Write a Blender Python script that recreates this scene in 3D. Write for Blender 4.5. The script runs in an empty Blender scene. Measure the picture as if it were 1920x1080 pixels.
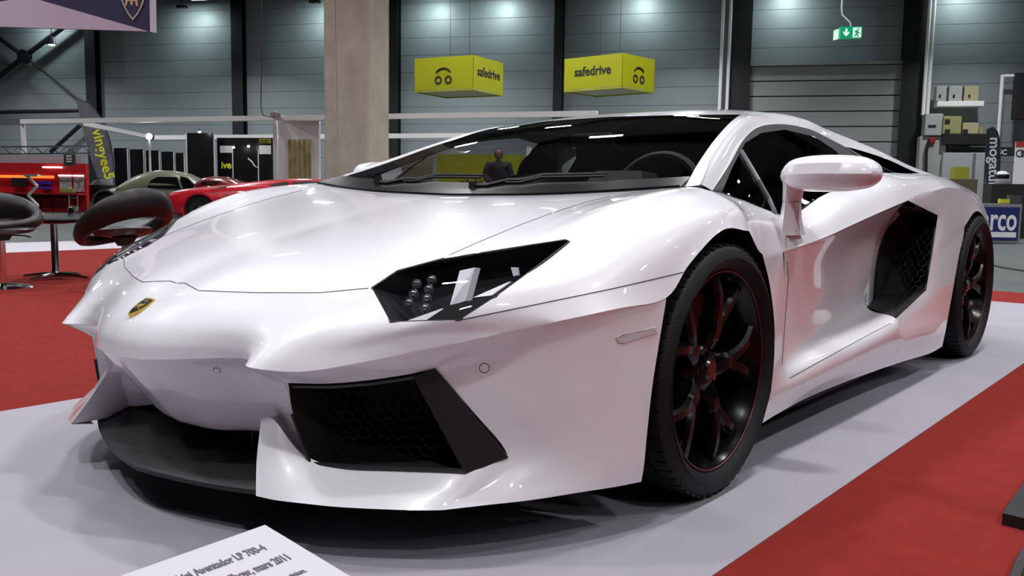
import bpy, bmesh, math, random
import numpy as np
from mathutils import Vector, Matrix
from mathutils.bvhtree import BVHTree

# ------------------------------------------------------------------ camera
CAM = np.array([1.995, -2.072, 0.771])
YAW, PITCH, ROLL, FPX = math.radians(-39.59), math.radians(-6.186), math.radians(0.9005), 1681.4
_f = np.array([math.sin(YAW)*math.cos(PITCH), math.cos(YAW)*math.cos(PITCH), math.sin(PITCH)])
_r0 = np.array([math.cos(YAW), -math.sin(YAW), 0.0]); _u0 = np.cross(_r0, _f)
_r = math.cos(ROLL)*_r0 + math.sin(ROLL)*_u0
_u = -math.sin(ROLL)*_r0 + math.cos(ROLL)*_u0
scene = bpy.context.scene
col = scene.collection
cam_data = bpy.data.cameras.new('camera'); cam = bpy.data.objects.new('camera', cam_data); col.objects.link(cam)
cam_data.sensor_width = 36.0; cam_data.lens = FPX*36.0/1920.0; cam_data.clip_start = 0.02; cam_data.clip_end = 200
cam.matrix_world = Matrix(((_r[0], _u[0], -_f[0], CAM[0]), (_r[1], _u[1], -_f[1], CAM[1]), (_r[2], _u[2], -_f[2], CAM[2]), (0, 0, 0, 1)))
scene.camera = cam

def ray(px, py): return _f + (px-960)/FPX*_r - (py-540)/FPX*_u
def PX(px, py, X): d = ray(px, py); return CAM + (X-CAM[0])/d[0]*d
def PY(px, py, Y): d = ray(px, py); return CAM + (Y-CAM[1])/d[1]*d
def PZ(px, py, Z): d = ray(px, py); return CAM + (Z-CAM[2])/d[2]*d
def PD(px, py, D): return CAM + D*ray(px, py)
def proj(P):
    d = np.asarray(P, float)-CAM; z = d@_f
    return np.stack([960+FPX*(d@_r)/z, 540-FPX*(d@_u)/z], -1)

# ------------------------------------------------------------------ colour management
vs = scene.view_settings
vs.view_transform = 'Standard'; vs.look = 'None'; vs.gamma = 1.0; vs.use_curve_mapping = False
vs.exposure = 0.0
scene.display_settings.display_device = 'sRGB'

# ------------------------------------------------------------------ world: faint hall ambience
world = bpy.data.worlds.new('hall_ambience'); scene.world = world; world.use_nodes = True
bgn = world.node_tree.nodes['Background']; bgn.inputs[0].default_value = (0.8, 0.8, 0.9, 1); bgn.inputs[1].default_value = 0.05

# ------------------------------------------------------------------ hall lighting (ceiling luminaires of the exhibition hall)
def area_light(name, loc, size, size_y, power, color=(.965, .965, 1.0), target=None):
    l = bpy.data.lights.new(name, 'AREA'); l.shape = 'RECTANGLE'; l.size = size; l.size_y = size_y
    l.energy = power; l.color = color
    o = bpy.data.objects.new(name, l); col.objects.link(o); o.location = loc
    if target is not None:
        o.rotation_euler = (Vector(target)-Vector(loc)).to_track_quat('-Z', 'Y').to_euler()
    return o
HALL_LAMPS = []
# ------------------------------------------------------------------ materials
MATS = {}
def mat(name, color=(.8, .8, .8), rough=.5, metal=0., coat=0., coat_rough=.03, spec=.5, noise=0., nscale=8., bump=0., bscale=60., emit=None, estr=0., sheen=0., alpha=None, transm=0., ior=1.45):
    if name in MATS: return MATS[name]
    m = bpy.data.materials.new(name); m.use_nodes = True; nt = m.node_tree; b = nt.nodes['Principled BSDF']
    b.inputs['Base Color'].default_value = (*color, 1); b.inputs['Roughness'].default_value = rough
    b.inputs['Metallic'].default_value = metal; b.inputs['Coat Weight'].default_value = coat
    b.inputs['Coat Roughness'].default_value = coat_rough; b.inputs['Specular IOR Level'].default_value = spec
    b.inputs['IOR'].default_value = ior; b.inputs['Transmission Weight'].default_value = transm
    b.inputs['Sheen Weight'].default_value = sheen
    if emit: b.inputs['Emission Color'].default_value = (*emit, 1); b.inputs['Emission Strength'].default_value = estr
    if noise or bump:
        tc = nt.nodes.new('ShaderNodeTexCoord')
    if noise:
        n = nt.nodes.new('ShaderNodeTexNoise'); n.inputs['Scale'].default_value = nscale; n.inputs['Detail'].default_value = 6
        nt.links.new(tc.outputs['Object'], n.inputs['Vector'])
        r = nt.nodes.new('ShaderNodeValToRGB')
        r.color_ramp.elements[0].position = .3; r.color_ramp.elements[1].position = .7
        r.color_ramp.elements[0].color = (*[c*(1-noise) for c in color], 1)
        r.color_ramp.elements[1].color = (*[min(1, c*(1+noise)) for c in color], 1)
        nt.links.new(n.outputs['Fac'], r.inputs['Fac']); nt.links.new(r.outputs['Color'], b.inputs['Base Color'])
    if bump:
        n = nt.nodes.new('ShaderNodeTexNoise'); n.inputs['Scale'].default_value = bscale; n.inputs['Detail'].default_value = 4
        nt.links.new(tc.outputs['Object'], n.inputs['Vector'])
        bp = nt.nodes.new('ShaderNodeBump'); bp.inputs['Strength'].default_value = bump; bp.inputs['Distance'].default_value = .01
        nt.links.new(n.outputs['Fac'], bp.inputs['Height']); nt.links.new(bp.outputs['Normal'], b.inputs['Normal'])
    MATS[name] = m; return m
def glass_mat(name, tint=(.6, .6, .62), rough=0.0, refl=1.0):
    """thin car glass: tinted transparency under a fresnel mirror coat"""
    if name in MATS: return MATS[name]
    m = bpy.data.materials.new(name); m.use_nodes = True; nt = m.node_tree; nt.nodes.clear()
    out = nt.nodes.new('ShaderNodeOutputMaterial'); mix = nt.nodes.new('ShaderNodeMixShader')
    tr = nt.nodes.new('ShaderNodeBsdfTransparent'); tr.inputs[0].default_value = (*tint, 1)
    gl = nt.nodes.new('ShaderNodeBsdfGlossy'); gl.inputs['Roughness'].default_value = rough; gl.inputs[0].default_value = (refl, refl, refl, 1)
    fr = nt.nodes.new('ShaderNodeFresnel')
    ge = nt.nodes.new('ShaderNodeNewGeometry'); mr = nt.nodes.new('ShaderNodeMapRange')        # a thin pane reflects alike from both faces
    mr.inputs['To Min'].default_value = 1.5; mr.inputs['To Max'].default_value = 1/1.5
    nt.links.new(ge.outputs['Backfacing'], mr.inputs['Value']); nt.links.new(mr.outputs['Result'], fr.inputs['IOR'])
    nt.links.new(fr.outputs[0], mix.inputs[0]); nt.links.new(tr.outputs[0], mix.inputs[1]); nt.links.new(gl.outputs[0], mix.inputs[2])
    nt.links.new(mix.outputs[0], out.inputs[0]); MATS[name] = m; return m
def emit_mat(name, color, strength):
    return mat(name, color=(0, 0, 0), rough=1, emit=color, estr=strength)

# ------------------------------------------------------------------ objects
def tag(o, label=None, cat=None, group=None, kind=None):
    if label: o['label'] = label
    if cat: o['category'] = cat
    if group: o['group'] = group
    if kind: o['kind'] = kind
    return o
def empty(name, loc=(0, 0, 0), rz=0., label=None, cat=None, group=None):
    o = bpy.data.objects.new(name, None); col.objects.link(o); o.location = loc; o.rotation_euler = (0, 0, rz)
    o.empty_display_size = .1
    return tag(o, label, cat, group)
def link_mesh(name, me, m, parent=None):
    o = bpy.data.objects.new(name, me); col.objects.link(o)
    if m is not None and not me.materials:
        for x in (m if isinstance(m, (list, tuple)) else [m]): me.materials.append(x)
    if parent is not None: o.parent = parent
    return o
class MB:
    """mesh builder: collects simple solids into one bmesh"""
    def __init__(s): s.bm = bmesh.new()
    def _tr(s, vs, M):
        if M is not None: bmesh.ops.transform(s.bm, matrix=M, verts=vs)
        return vs
    def box(s, lo, hi, bevel=0., M=None):
        r = bmesh.ops.create_cube(s.bm, size=1.0); v = r['verts']
        lo = Vector(lo); hi = Vector(hi)
        for x in v: x.co = Vector([(lo[i]+hi[i])/2 + x.co[i]*(hi[i]-lo[i]) for i in range(3)])
        if bevel > 0:
            es = list({e for x in v for e in x.link_edges})
            rr = bmesh.ops.bevel(s.bm, geom=es, offset=bevel, segments=2, affect='EDGES', profile=.6)
            v = list({x for f in rr['faces'] for x in f.verts} | {x for x in v if x.is_valid})
        s._tr(v, M); return s
    def cyl(s, a, b, r, r2=None, n=16, cap=True, M=None):
        a = Vector(a); b = Vector(b); d = b-a
        q = d.to_track_quat('Z', 'Y').to_matrix().to_4x4()
        rr = bmesh.ops.create_cone(s.bm, cap_ends=cap, segments=n, radius1=r, radius2=r if r2 is None else r2, depth=d.length)
        mm = Matrix.Translation((a+b)/2) @ q
        bmesh.ops.transform(s.bm, matrix=mm if M is None else M @ mm, verts=rr['verts']); return s
    def lathe(s, prof, n=32, M=None, close=False):
        """prof: (r,z) revolved about Z"""
        rings = []
        for r, z in prof:
            if r < 1e-6: rings.append([s.bm.verts.new((0, 0, z))])
            else: rings.append([s.bm.verts.new((r*math.cos(2*math.pi*i/n), r*math.sin(2*math.pi*i/n), z)) for i in range(n)])
        prs = list(zip(rings[:-1], rings[1:]))
        if close: prs.append((rings[-1], rings[0]))
        for A, B in prs:
            for i in range(n):
                j = (i+1) % n
                if len(A) == 1 and len(B) == 1: continue
                if len(A) == 1: s.bm.faces.new((A[0], B[j], B[i]))
                elif len(B) == 1: s.bm.faces.new((A[i], A[j], B[0]))
                else: s.bm.faces.new((A[i], A[j], B[j], B[i]))
        s._tr([v for R in rings for v in R], M); return s
    def tube(s, pts, r, n=8, cap=True, M=None):
        pts = [Vector(p) for p in pts]; rings = []
        rs = r if isinstance(r, (list, tuple)) else [r]*len(pts)
        for i, p in enumerate(pts):
            t = (pts[min(i+1, len(pts)-1)]-pts[max(i-1, 0)]).normalized()
            a = Vector((0, 0, 1)) if abs(t.z) < .9 else Vector((1, 0, 0))
            x = t.cross(a).normalized(); y = t.cross(x)
            rings.append([s.bm.verts.new(p+(x*math.cos(2*math.pi*k/n)+y*math.sin(2*math.pi*k/n))*float(rs[i])) for k in range(n)])
        for A, B in zip(rings[:-1], rings[1:]):
            for i in range(n): s.bm.faces.new((A[i], A[(i+1) % n], B[(i+1) % n], B[i]))
        if cap and len(rings) > 1:
            s.bm.faces.new(rings[0]); s.bm.faces.new(rings[-1][::-1])
        s._tr([v for R in rings for v in R], M); return s
    def prism(s, poly, axis, lo, hi, M=None):
        """polygon (2d points) extruded along axis 0/1/2; polygon coords are the two others in order"""
        def P(p, h):
            c = [p[0], p[1]]; c.insert(axis, h); return c
        A = [s.bm.verts.new(P(p, lo)) for p in poly]; B = [s.bm.verts.new(P(p, hi)) for p in poly]
        s.bm.faces.new(A); s.bm.faces.new(B[::-1]); n = len(poly)
        for i in range(n): s.bm.faces.new((A[i], B[i], B[(i+1) % n], A[(i+1) % n]))
        s._tr(A+B, M); return s
    def loft(s, secs, cap=True, closed=True, M=None):
        R = [[s.bm.verts.new(p) for p in sec] for sec in secs]; n = len(R[0])
        for A, B in zip(R[:-1], R[1:]):
            for i in range(n if closed else n-1): s.bm.faces.new((A[i], A[(i+1) % n], B[(i+1) % n], B[i]))
        if cap and closed: s.bm.faces.new(R[0][::-1]); s.bm.faces.new(R[-1])
        s._tr([v for r in R for v in r], M); return s
    def poly(s, pts):
        s.bm.faces.new([s.bm.verts.new(p) for p in pts]); return s
    def build(s, name, m, parent=None, smooth=False, angle=40, M=None):
        if M is not None: bmesh.ops.transform(s.bm, matrix=M, verts=s.bm.verts)
        bmesh.ops.recalc_face_normals(s.bm, faces=s.bm.faces)
        if smooth:
            for f in s.bm.faces: f.smooth = True
            for e in s.bm.edges:
                if len(e.link_faces) == 2 and e.calc_face_angle(0) > math.radians(angle): e.smooth = False
        me = bpy.data.meshes.new(name); s.bm.to_mesh(me); s.bm.free()
        return link_mesh(name, me, m, parent)
def dup(o, parent=None, M=None, **kw):
    c = o.copy(); col.objects.link(c); c.parent = parent
    for ch in list(o.children): dup(ch, c)
    return c
def text_obj(name, body, size, m, parent=None, M=None, extrude=.002, align='LEFT', bold=0., shear=0., spacing=1.):
    cu = bpy.data.curves.new(name, 'FONT'); cu.body = body; cu.size = size; cu.extrude = extrude; cu.align_x = align
    cu.offset = bold; cu.shear = shear; cu.space_character = spacing; cu.resolution_u = 3
    t = bpy.data.objects.new(name, cu); col.objects.link(t)
    dg = bpy.context.evaluated_depsgraph_get(); me = bpy.data.meshes.new_from_object(t.evaluated_get(dg))
    bpy.data.objects.remove(t); bpy.data.curves.remove(cu)
    me.name = name; me.materials.clear()
    if M is not None: me.transform(M)
    return link_mesh(name, me, m, parent)
def frame_matrix(o, x, y):
    """matrix with local x,y along given directions, origin o"""
    x = Vector(x).normalized(); y = Vector(y); y = (y-x*x.dot(y)).normalized(); z = x.cross(y)
    return Matrix(((x[0], y[0], z[0], o[0]), (x[1], y[1], z[1], o[1]), (x[2], y[2], z[2], o[2]), (0, 0, 0, 1)))
# =================================================================== the exhibition hall
HA = math.radians(26.0)
HX = Vector((math.cos(HA), math.sin(HA), 0)); HY = Vector((-math.sin(HA), math.cos(HA), 0)); HZ = Vector((0, 0, 1))
WALL_D = 35.0
WALL_O = Vector(PD(960, 358, WALL_D)); WALL_O.z = 0
def wall_s(px, py, off=0.):
    """where the sight line meets the back wall (shifted off metres towards us): (s along wall, z)"""
    d = Vector(ray(px, py)); t = (WALL_O-HY*off-Vector(CAM)).dot(HY)/d.dot(HY); P = Vector(CAM)+d*t
    return (P-WALL_O).dot(HX), P.z
HM = Matrix(((HX.x, HY.x, 0, 0), (HX.y, HY.y, 0, 0), (0, 0, 1, 0), (0, 0, 0, 1)))       # hall axes -> world
def hall_m(o): return Matrix.Translation(o) @ HM
WM = hall_m(WALL_O)
CONC = mat('concrete_floor', (.060, .075, .070), rough=.45, noise=.18, nscale=1.2)
PANELM = mat('steel_wall_panel', (.27, .315, .325), rough=.5, metal=.15, noise=.06, nscale=.4)
STEEL = mat('dark_painted_steel', (.010, .012, .013), rough=.5)
CEILM = mat('dark_ceiling', (.10, .105, .11), rough=.9)
mb = MB(); mb.box((-45, -30, -.20), (30, 50, -.012)); tag(mb.build('floor', CONC), kind='structure')
mb = MB(); mb.box((-45, -30, 9.4), (30, 50, 9.6)); tag(mb.build('ceiling', CEILM), kind='structure')
# back wall, with separate cladding panels between the steel columns
mb = MB(); mb.box((-34, .10, -.2), (24, .35, 9.5), M=WM); wall_back = tag(mb.build('wall_back', mat('wall_core', (.05, .06, .063), rough=.9)), kind='structure')
COLS = [wall_s(px, 100)[0] for px in (-98, 176, 450, 742, 1049)]
S_D0, S_D1 = wall_s(1384, 200)[0], wall_s(1706, 200)[0]
COLS += [S_D0, S_D1]
edges = [-33.5]+COLS+[COLS[-1]+6.2, COLS[-1]+12.4, 23.5]
PH = .67
pm_cache = {}
def wall_panel(s0, s1, z0, z1):
    k = (round(s1-s0, 3), round(z1-z0, 3))
    if k not in pm_cache:
        b = MB(); w, h = k; b.loft([[(0, .0, .0), (w, .0, .0), (w, .0, h), (0, .0, h)], [(0, -.012, .006), (w, -.012, .006), (w, -.012, h-.006), (0, -.012, h-.006)]])
        o = b.build('wall_panel', PANELM); pm_cache[k] = o.data
    else: o = link_mesh('wall_panel', pm_cache[k], None)
    o.matrix_world = WM @ Matrix.Translation((s0, .1, z0)); o.parent = wall_back; return o
for a, b in zip(edges[:-1], edges[1:]):
    if b-a < .2: continue
    isdoor = abs(a-S_D0) < 1e-6
    z = .0 if not isdoor else PH*7
    while z < 9.3: wall_panel(a+.05, b-.05, z+.003, z+PH-.003); z += PH
# the overhead sectional door
zt = wall_s(1550, 122)[1]; nsec = 10; hsec = zt/nsec
door = MB(); door.box((S_D0+.05, .06, 0), (S_D1-.05, .10, zt), M=WM); door_1 = tag(door.build('door_1', mat('door_core', (.02, .022, .024), rough=.9)), kind='structure')
DOORM = mat('sectional_door_grey', (.36, .385, .38), rough=.5, metal=.1, noise=.05, nscale=.5)
first = None
for k in range(nsec):
    if first is None:
        b = MB(); w = S_D1-S_D0-.2; b.box((0, -.04, .02), (w, 0, hsec-.02), bevel=.012); first = b.build('door_section', DOORM); o = first
    else: o = link_mesh('door_section', first.data, None)
    o.matrix_world = WM @ Matrix.Translation((S_D0+.1, .06, k*hsec)); o.parent = door_1
b = MB(); b.box((S_D0-.05, -.10, zt), (S_D1+.05, .06, zt+.10), M=WM); o = b.build('door_header', mat('door_trim_grey', (.30, .31, .30), rough=.5)); o.parent = door_1
# steel columns standing against the wall
def ibeam(name, s, w, label, d=.35, z1=9.4, off=.0):
    b = MB(); y1 = .08-off
    b.box((s-w/2, y1-d, 0), (s+w/2, y1-d+.03, z1), M=WM); b.box((s-w/2, y1-.03, 0), (s+w/2, y1, z1), M=WM); b.box((s-.02, y1-d+.03, 0), (s+.02, y1-.03, z1), M=WM)
    return tag(b.build(name, STEEL), label, 'steel column', 'steel columns along the back wall')
for s, w, lab in zip(COLS, (.5, .5, .5, .38, .34, .75, .75), ('dark steel wall column at the far left edge', 'dark steel wall column behind the black feather flag', 'dark steel wall column left of the concrete pillar', 'dark steel wall column right of the concrete pillar', 'dark steel wall column between the two yellow hanging cubes', 'wide dark steel column at the left of the overhead door', 'wide dark steel column at the right of the overhead door')):
    ibeam('steel_column', s, w, lab)
# wind bracing and girt at the far left
def wp(px, py, off=.3): s, z = wall_s(px, py, off); return WM @ Vector((s, -off, z))
b = MB(); c0 = wp(46, 106)
b.tube([wp(-60, 30), c0], .10, n=6); b.tube([c0, wp(160, 196)], .05, n=6); b.tube([wp(-60, 190), c0], .11, n=6); b.tube([c0, wp(130, 42)], .11, n=6); b.cyl(c0+HY*.12, c0-HY*.12, .30, n=12)
tag(b.build('wind_brace', STEEL), 'dark steel cross brace with a round centre plate on the wall', 'brace')
b = MB(); b.tube([wp(-60, 212), wp(172, 207)], .09, n=6); tag(b.build('wall_girt', STEEL), 'dark horizontal steel rail under the cross brace', 'rail')
b = MB(); b.tube([wp(95, 285), wp(158, 228)], .09, n=6); tag(b.build('wind_brace', STEEL), 'dark slanting steel strut behind the feather flag pole', 'brace')
# other walls (out of view, they close the room and show in reflections)
OWM = mat('plain_hall_wall', (.40, .42, .44), rough=.7, noise=.08, nscale=.5)
b = MB(); b.box((-45, -30.3, -.2), (30, -30, 9.5)); tag(b.build('wall_front', OWM), kind='structure')
b = MB(); b.box((-45.3, -30, -.2), (-45, 50, 9.5)); tag(b.build('wall_left', OWM), kind='structure')
b = MB(); b.box((30, -30, -.2), (30.3, 50, 9.5)); tag(b.build('wall_right', OWM), kind='structure')
# roof beams
b = MB()
for i, y in enumerate(range(-24, 50, 6)):
    bb = MB(); bb.box((-44, y-.12, 8.5), (29, y+.12, 9.4)); o = tag(bb.build('roof_beam', STEEL), 'dark steel roof beam spanning the hall above the stands', 'beam', 'roof beams')
# ------------------------------------------------------------------ carpets
GREYMAT = mat('grey_stand_mat', (.31, .294, .335), rough=.5, noise=.04, nscale=3., bump=.05, bscale=300)
REDC = mat('red_carpet', (.185, .0165, .012), rough=.95, spec=.15, noise=.08, nscale=14., bump=.3, bscale=500)
b = MB(); b.box((-1.235, -5, -.012), (1.20, 5.42, 0)); tag(b.build('display_mat', GREYMAT), 'smooth light grey mat under the white supercar', 'mat')
b = MB(); pts = [(-8.7, -9), (-1.235, -9), (-1.235, -5), (-1.235, 5.42), (1.20, 5.42), (1.20, -5), (1.2, -9), (5.5, -9), (5.5, 6.3), (-8.7, 6.3)]
b.prism(pts, 2, -.012, -.002); tag(b.build('red_carpet', REDC), 'red carpet surrounding the grey mat on both sides', 'carpet')
b = MB(); b.box((-10.45, -9, -.012), (-8.7, 9, -.003)); tag(b.build('aisle_mat', mat('pale_aisle_mat', (.42, .41, .45), rough=.6)), 'pale grey strip of matting beyond the red carpet', 'mat')
# ------------------------------------------------------------------ ceiling luminaires
LAMPBODY = mat('lamp_housing', (.06, .06, .065), rough=.5)
LAMPEM = emit_mat('lamp_diffuser', (1, .985, 1.0), 9.0)
lb = None; ld = None
def luminaire(x, y, z, power, rz=0., sx=.62, sy=.24, spread=125):
    global lb, ld
    o = empty('ceiling_lamp', (x, y, z), rz, 'long rectangular high bay lamp hung under the roof beams', 'lamp', 'hall ceiling lamps')
    if lb is None:
        q = MB(); q.box((-.36, -.16, 0), (.36, .16, .10), bevel=.02); q.cyl((0, 0, .1), (0, 0, 1.3), .012, n=6); h = q.build('lamp_housing', LAMPBODY, o); lb = h.data
        q = MB(); q.box((-.33, -.13, -.012), (.33, .13, .002)); d = q.build('diffuser', LAMPEM, o); ld = d.data
    else:
        link_mesh('lamp_housing', lb, None, o); link_mesh('diffuser', ld, None, o)
    l = area_light('lamp_light', (x, y, z-.02), sx, sy, power); l.rotation_euler = (0, 0, rz); l.parent = o; l.location = (0, 0, -.02); l.rotation_euler = (0, 0, 0); l.data.spread = math.radians(spread)
    return o
for i in range(6):
    for j in range(6):
        luminaire(-11.5+4.4*i, -3.2+4.4*j, 7.2, 114, .45)
for k in range(5):
    P = WM @ Vector((-20+9*k, -4, 7.6)); luminaire(P.x, P.y, P.z, 230, HA)
for s_ in (-23, -17, -11, -5, 1, 7):  # extra unseen lamps, added to brighten upright faces of the background stands
    for off in (8.5, 14.5):
        P = WM @ Vector((s_, -off, 7.2)); luminaire(P.x, P.y, P.z, 170, HA, spread=168)
# wall-wash floods high on the back wall
FLOOD = None
for px in (60, 340, 590, 800, 930, 1200, 1480, 1820):
    s, z = wall_s(px, -25, 1.0); P = WM @ Vector((s, -1.0, 8.0))
    o = empty('wall_flood', P, HA, 'small flood lamp washing the back wall from above', 'lamp', 'wall flood lamps')
    if FLOOD is None:
        q = MB(); q.box((-.20, -.12, -.06), (.20, .12, .06), bevel=.02); q.cyl((0, 0, .06), (0, 0, 1.3), .015, n=6); h = q.build('lamp_housing', LAMPBODY, o); FLOOD = h.data
    else: link_mesh('lamp_housing', FLOOD, None, o)
    l = area_light('flood_light', (0, .05, -.08), .35, .2, 45, (.85, 1, 1)); l.parent = o; l.rotation_euler = (math.radians(25), 0, 0)
# =================================================================== the white sports car
WHITE = mat('white_paint', (.80, .785, .82), rough=.32, coat=1., coat_rough=.02, spec=.5)
BLACKG = mat('gloss_black_trim', (.006, .006, .007), rough=.25, coat=.5)
BLACKM = mat('satin_black_plastic', (.012, .012, .013), rough=.45, bump=.15, bscale=400)
RUBBER = mat('black_seal_rubber', (.006, .006, .006), rough=.6)
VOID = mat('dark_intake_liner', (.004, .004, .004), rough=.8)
CARLABEL = 'white low wedge-shaped supercar with black wheels standing on the grey mat'
car = empty('sports_car', (0, 1.3, 0), label=CARLABEL, cat='car')
CARM = Matrix.Translation((0, -1.3, 0))
def cpart(o):           # geometry is written in world space; parent without moving
    o.parent = car; o.matrix_parent_inverse = CARM; return o

def crom(P, n):
    """Catmull-Rom through points along axis 0, n samples per span"""
    P = np.asarray(P, float)
    G = np.concatenate([[2*P[0]-P[1]], P, [2*P[-1]-P[-2]]])
    out = []
    for i in range(len(P)-1):
        p0, p1, p2, p3 = G[i], G[i+1], G[i+2], G[i+3]
        for k in range(n):
            t = k/n
            out.append(.5*((2*p1)+(p2-p0)*t+(2*p0-5*p1+4*p2-p3)*t*t+(3*p1-p0-3*p2+p3)*t**3))
    out.append(P[-1]); return np.array(out)
def grid(P, nr, nc):
    P = np.asarray(P, float)            # rows, cols, 3
    A = crom(P, nr)                     # along rows
    return crom(A.transpose(1, 0, 2), nc).transpose(1, 0, 2)
bm = bmesh.new(); TAG = bm.faces.layers.int.new('tag')
TAGS = {}
def tid(n): return TAGS.setdefault(n, len(TAGS))
def add_grid(G, tname, flip=False):
    R, Cn = G.shape[:2]
    V = [[bm.verts.new(G[i, j]) for j in range(Cn)] for i in range(R)]
    t = tid(tname)
    for i in range(R-1):
        for j in range(Cn-1):
            q = (V[i][j], V[i][j+1], V[i+1][j+1], V[i+1][j])
            try: f = bm.faces.new(q[::-1] if flip else q)
            except ValueError: continue
            f[TAG] = t; f.smooth = True
NS = 6
I = lambda px, py, X: tuple(PX(px, py, X))
# ---- S1: nose, bonnet, wing tops.  rows run backwards, columns run from the centre line outwards
S1 = [
 [(0,-1.09,.380),(.13,-1.07,.386),(.325,-.972,.402),(.422,-1.017,.402),(.51,-.957,.396),(.60,-.885,.415),(.69,-.807,.44),(.77,-.735,.463)],
 [(0,-1.08,.424),(.13,-1.06,.426),(.32,-.975,.430),(.435,-.985,.43),(.525,-.930,.428),(.615,-.862,.449),(.71,-.787,.476),(.81,-.697,.476)],
 [(0,-1.042,.470),(.13,-1.023,.472),(.315,-.955,.474),(.45,-.925,.478),(.555,-.878,.484),(.66,-.82,.498),(.765,-.745,.515),(.86,-.64,.493)],
 [(0,-.945,.530),(.135,-.937,.535),(.31,-.87,.545),(.50,-.80,.555),(.605,-.765,.562),(.715,-.71,.567),(.82,-.645,.563),(.91,-.575,.508)],
 [(0,-.75,.605),(.14,-.745,.608),(.34,-.70,.613),(.555,-.645,.613),(.675,-.595,.622),(.785,-.53,.628),(.90,-.470,.602),(.96,-.46,.525)],
 [(0,-.52,.662),(.14,-.52,.665),(.35,-.49,.668),(.60,-.42,.678),(.715,-.39,.69),(.815,-.365,.70),(.94,-.322,.645),(.985,-.305,.537)],
 [(0,-.28,.712),(.15,-.28,.714),(.37,-.265,.718),(.62,-.235,.724),(.73,-.225,.738),(.825,-.215,.746),(.942,-.195,.695),(.985,-.2,.61)],
 [(0,-.1,.742),(.15,-.1,.744),(.38,-.085,.748),(.64,-.06,.758),(.74,-.055,.768),(.835,-.05,.772),(.942,-.03,.732),(.98,-.03,.683)],
 [(0,.05,.755),(.15,.05,.757),(.38,.06,.763),(.655,.09,.778),(.76,.115,.787),(.84,.12,.785),(.932,.13,.745),(.975,.13,.676)],
]
G1 = grid(S1, NS, NS)
add_grid(G1, 'upper')
# rear of the front wing, between wheel arch and door
S1b = [
 [(.76,.115,.787),(.84,.12,.785),(.932,.13,.745),(.975,.13,.676)],
 [(.795,.262,.780),(.85,.262,.762),(.93,.255,.705),(.968,.235,.61)],
 [(.833,.40,.752),(.875,.405,.73),(.925,.41,.685),(.962,.385,.61)],
]
G1b = grid(S1b, NS, NS); G1b[0] = G1[-1, 4*NS:]
add_grid(G1b, 'upper')
# strip behind the front wheel
S2a = [
 [(.968,.235,.61),(.962,.385,.61)],
 [(.965,.30,.52),(.958,.415,.52)],
 [(.965,.345,.40),(.953,.43,.40)],
 [(.965,.35,.29),(.954,.43,.29)],
 [(.965,.345,.235),(.963,.43,.235)],
 [(.965,.335,.20),(.966,.43,.20)],
 [(.962,.30,.128),(.952,.40,.128)],
]
G2a = grid(S2a, NS, NS); G2a[0] = G1b[NS:, -1]
add_grid(G2a, 'upper', True)
# ---- S2: door and sill; rows run backwards, columns from the window line down to the sill edge
S2 = [
 [(.833,.40,.752),(.875,.405,.73),(.925,.41,.685),(.962,.385,.61)],
 [(.865,.65,.708),(.90,.655,.70),(.94,.66,.675),(.967,.67,.64)],
 [(.86,.94,.772),(.895,.945,.755),(.935,.945,.725),(.967,.95,.68)],
 [(.855,1.25,.817),(.89,1.25,.80),(.93,1.25,.77),(.967,1.25,.722)],
 [(.845,1.53,.858),(.885,1.53,.842),(.93,1.53,.81),(.965,1.53,.758)],
 [(.83,1.78,.868),(.875,1.78,.855),(.925,1.78,.83),(.962,1.75,.785)],
 [(.81,2.05,.873),(.865,2.07,.866),(.92,2.08,.848),(.962,2.05,.812)],
]
G2 = grid(S2, NS, NS); G2[0] = G1b[-1]
add_grid(G2, 'shoulder')
S2l = [
 [(.962,.385,.61),(.960,.40,.60),(.958,.415,.52),(.953,.43,.40),(.954,.43,.29),(.963,.43,.235),(.966,.43,.20),(.952,.40,.128)],
 [(.967,.67,.64),(.955,.67,.625),(.93,.68,.53),(.92,.68,.41),(.925,.68,.295),(.972,.68,.255),(.975,.68,.2),(.940,.66,.132)],
 [(.967,.95,.68),(.945,.95,.66),(.90,.96,.56),(.885,.96,.43),(.895,.96,.312),(.973,.97,.272),(.978,.97,.21),(.938,.95,.130)],
 [(.967,1.25,.722),(.935,1.25,.695),(.87,1.25,.59),(.85,1.25,.45),(.86,1.25,.325),(.972,1.26,.29),(.98,1.26,.22),(.938,1.25,.124)],
 [(.965,1.53,.758),(.925,1.55,.725),(.85,1.58,.62),(.825,1.58,.47),(.828,1.55,.335),(.97,1.455,.312),(.98,1.50,.22),(.942,1.52,.118)],
]
G2l = grid(S2l, NS, NS); G2l[:, 0] = G2[:4*NS+1, -1]; G2l[0, 2*NS:] = G2a[NS:, -1]
add_grid(G2l, 'lower_side')
# inner front wall of the side intake (the door skin turning in)
S2i = [
 [(.925,1.55,.725),(.85,1.58,.62),(.825,1.58,.47),(.828,1.55,.335)],
 [(.885,1.68,.715),(.835,1.69,.62),(.81,1.67,.48),(.822,1.60,.325)],
 [(.86,1.80,.70),(.80,1.80,.61),(.78,1.80,.48),(.79,1.74,.318)],
]
G2i = grid(S2i, NS, NS); G2i[0] = G2l[-1, NS:4*NS+1]
add_grid(G2i, 'intake_wall')
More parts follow.
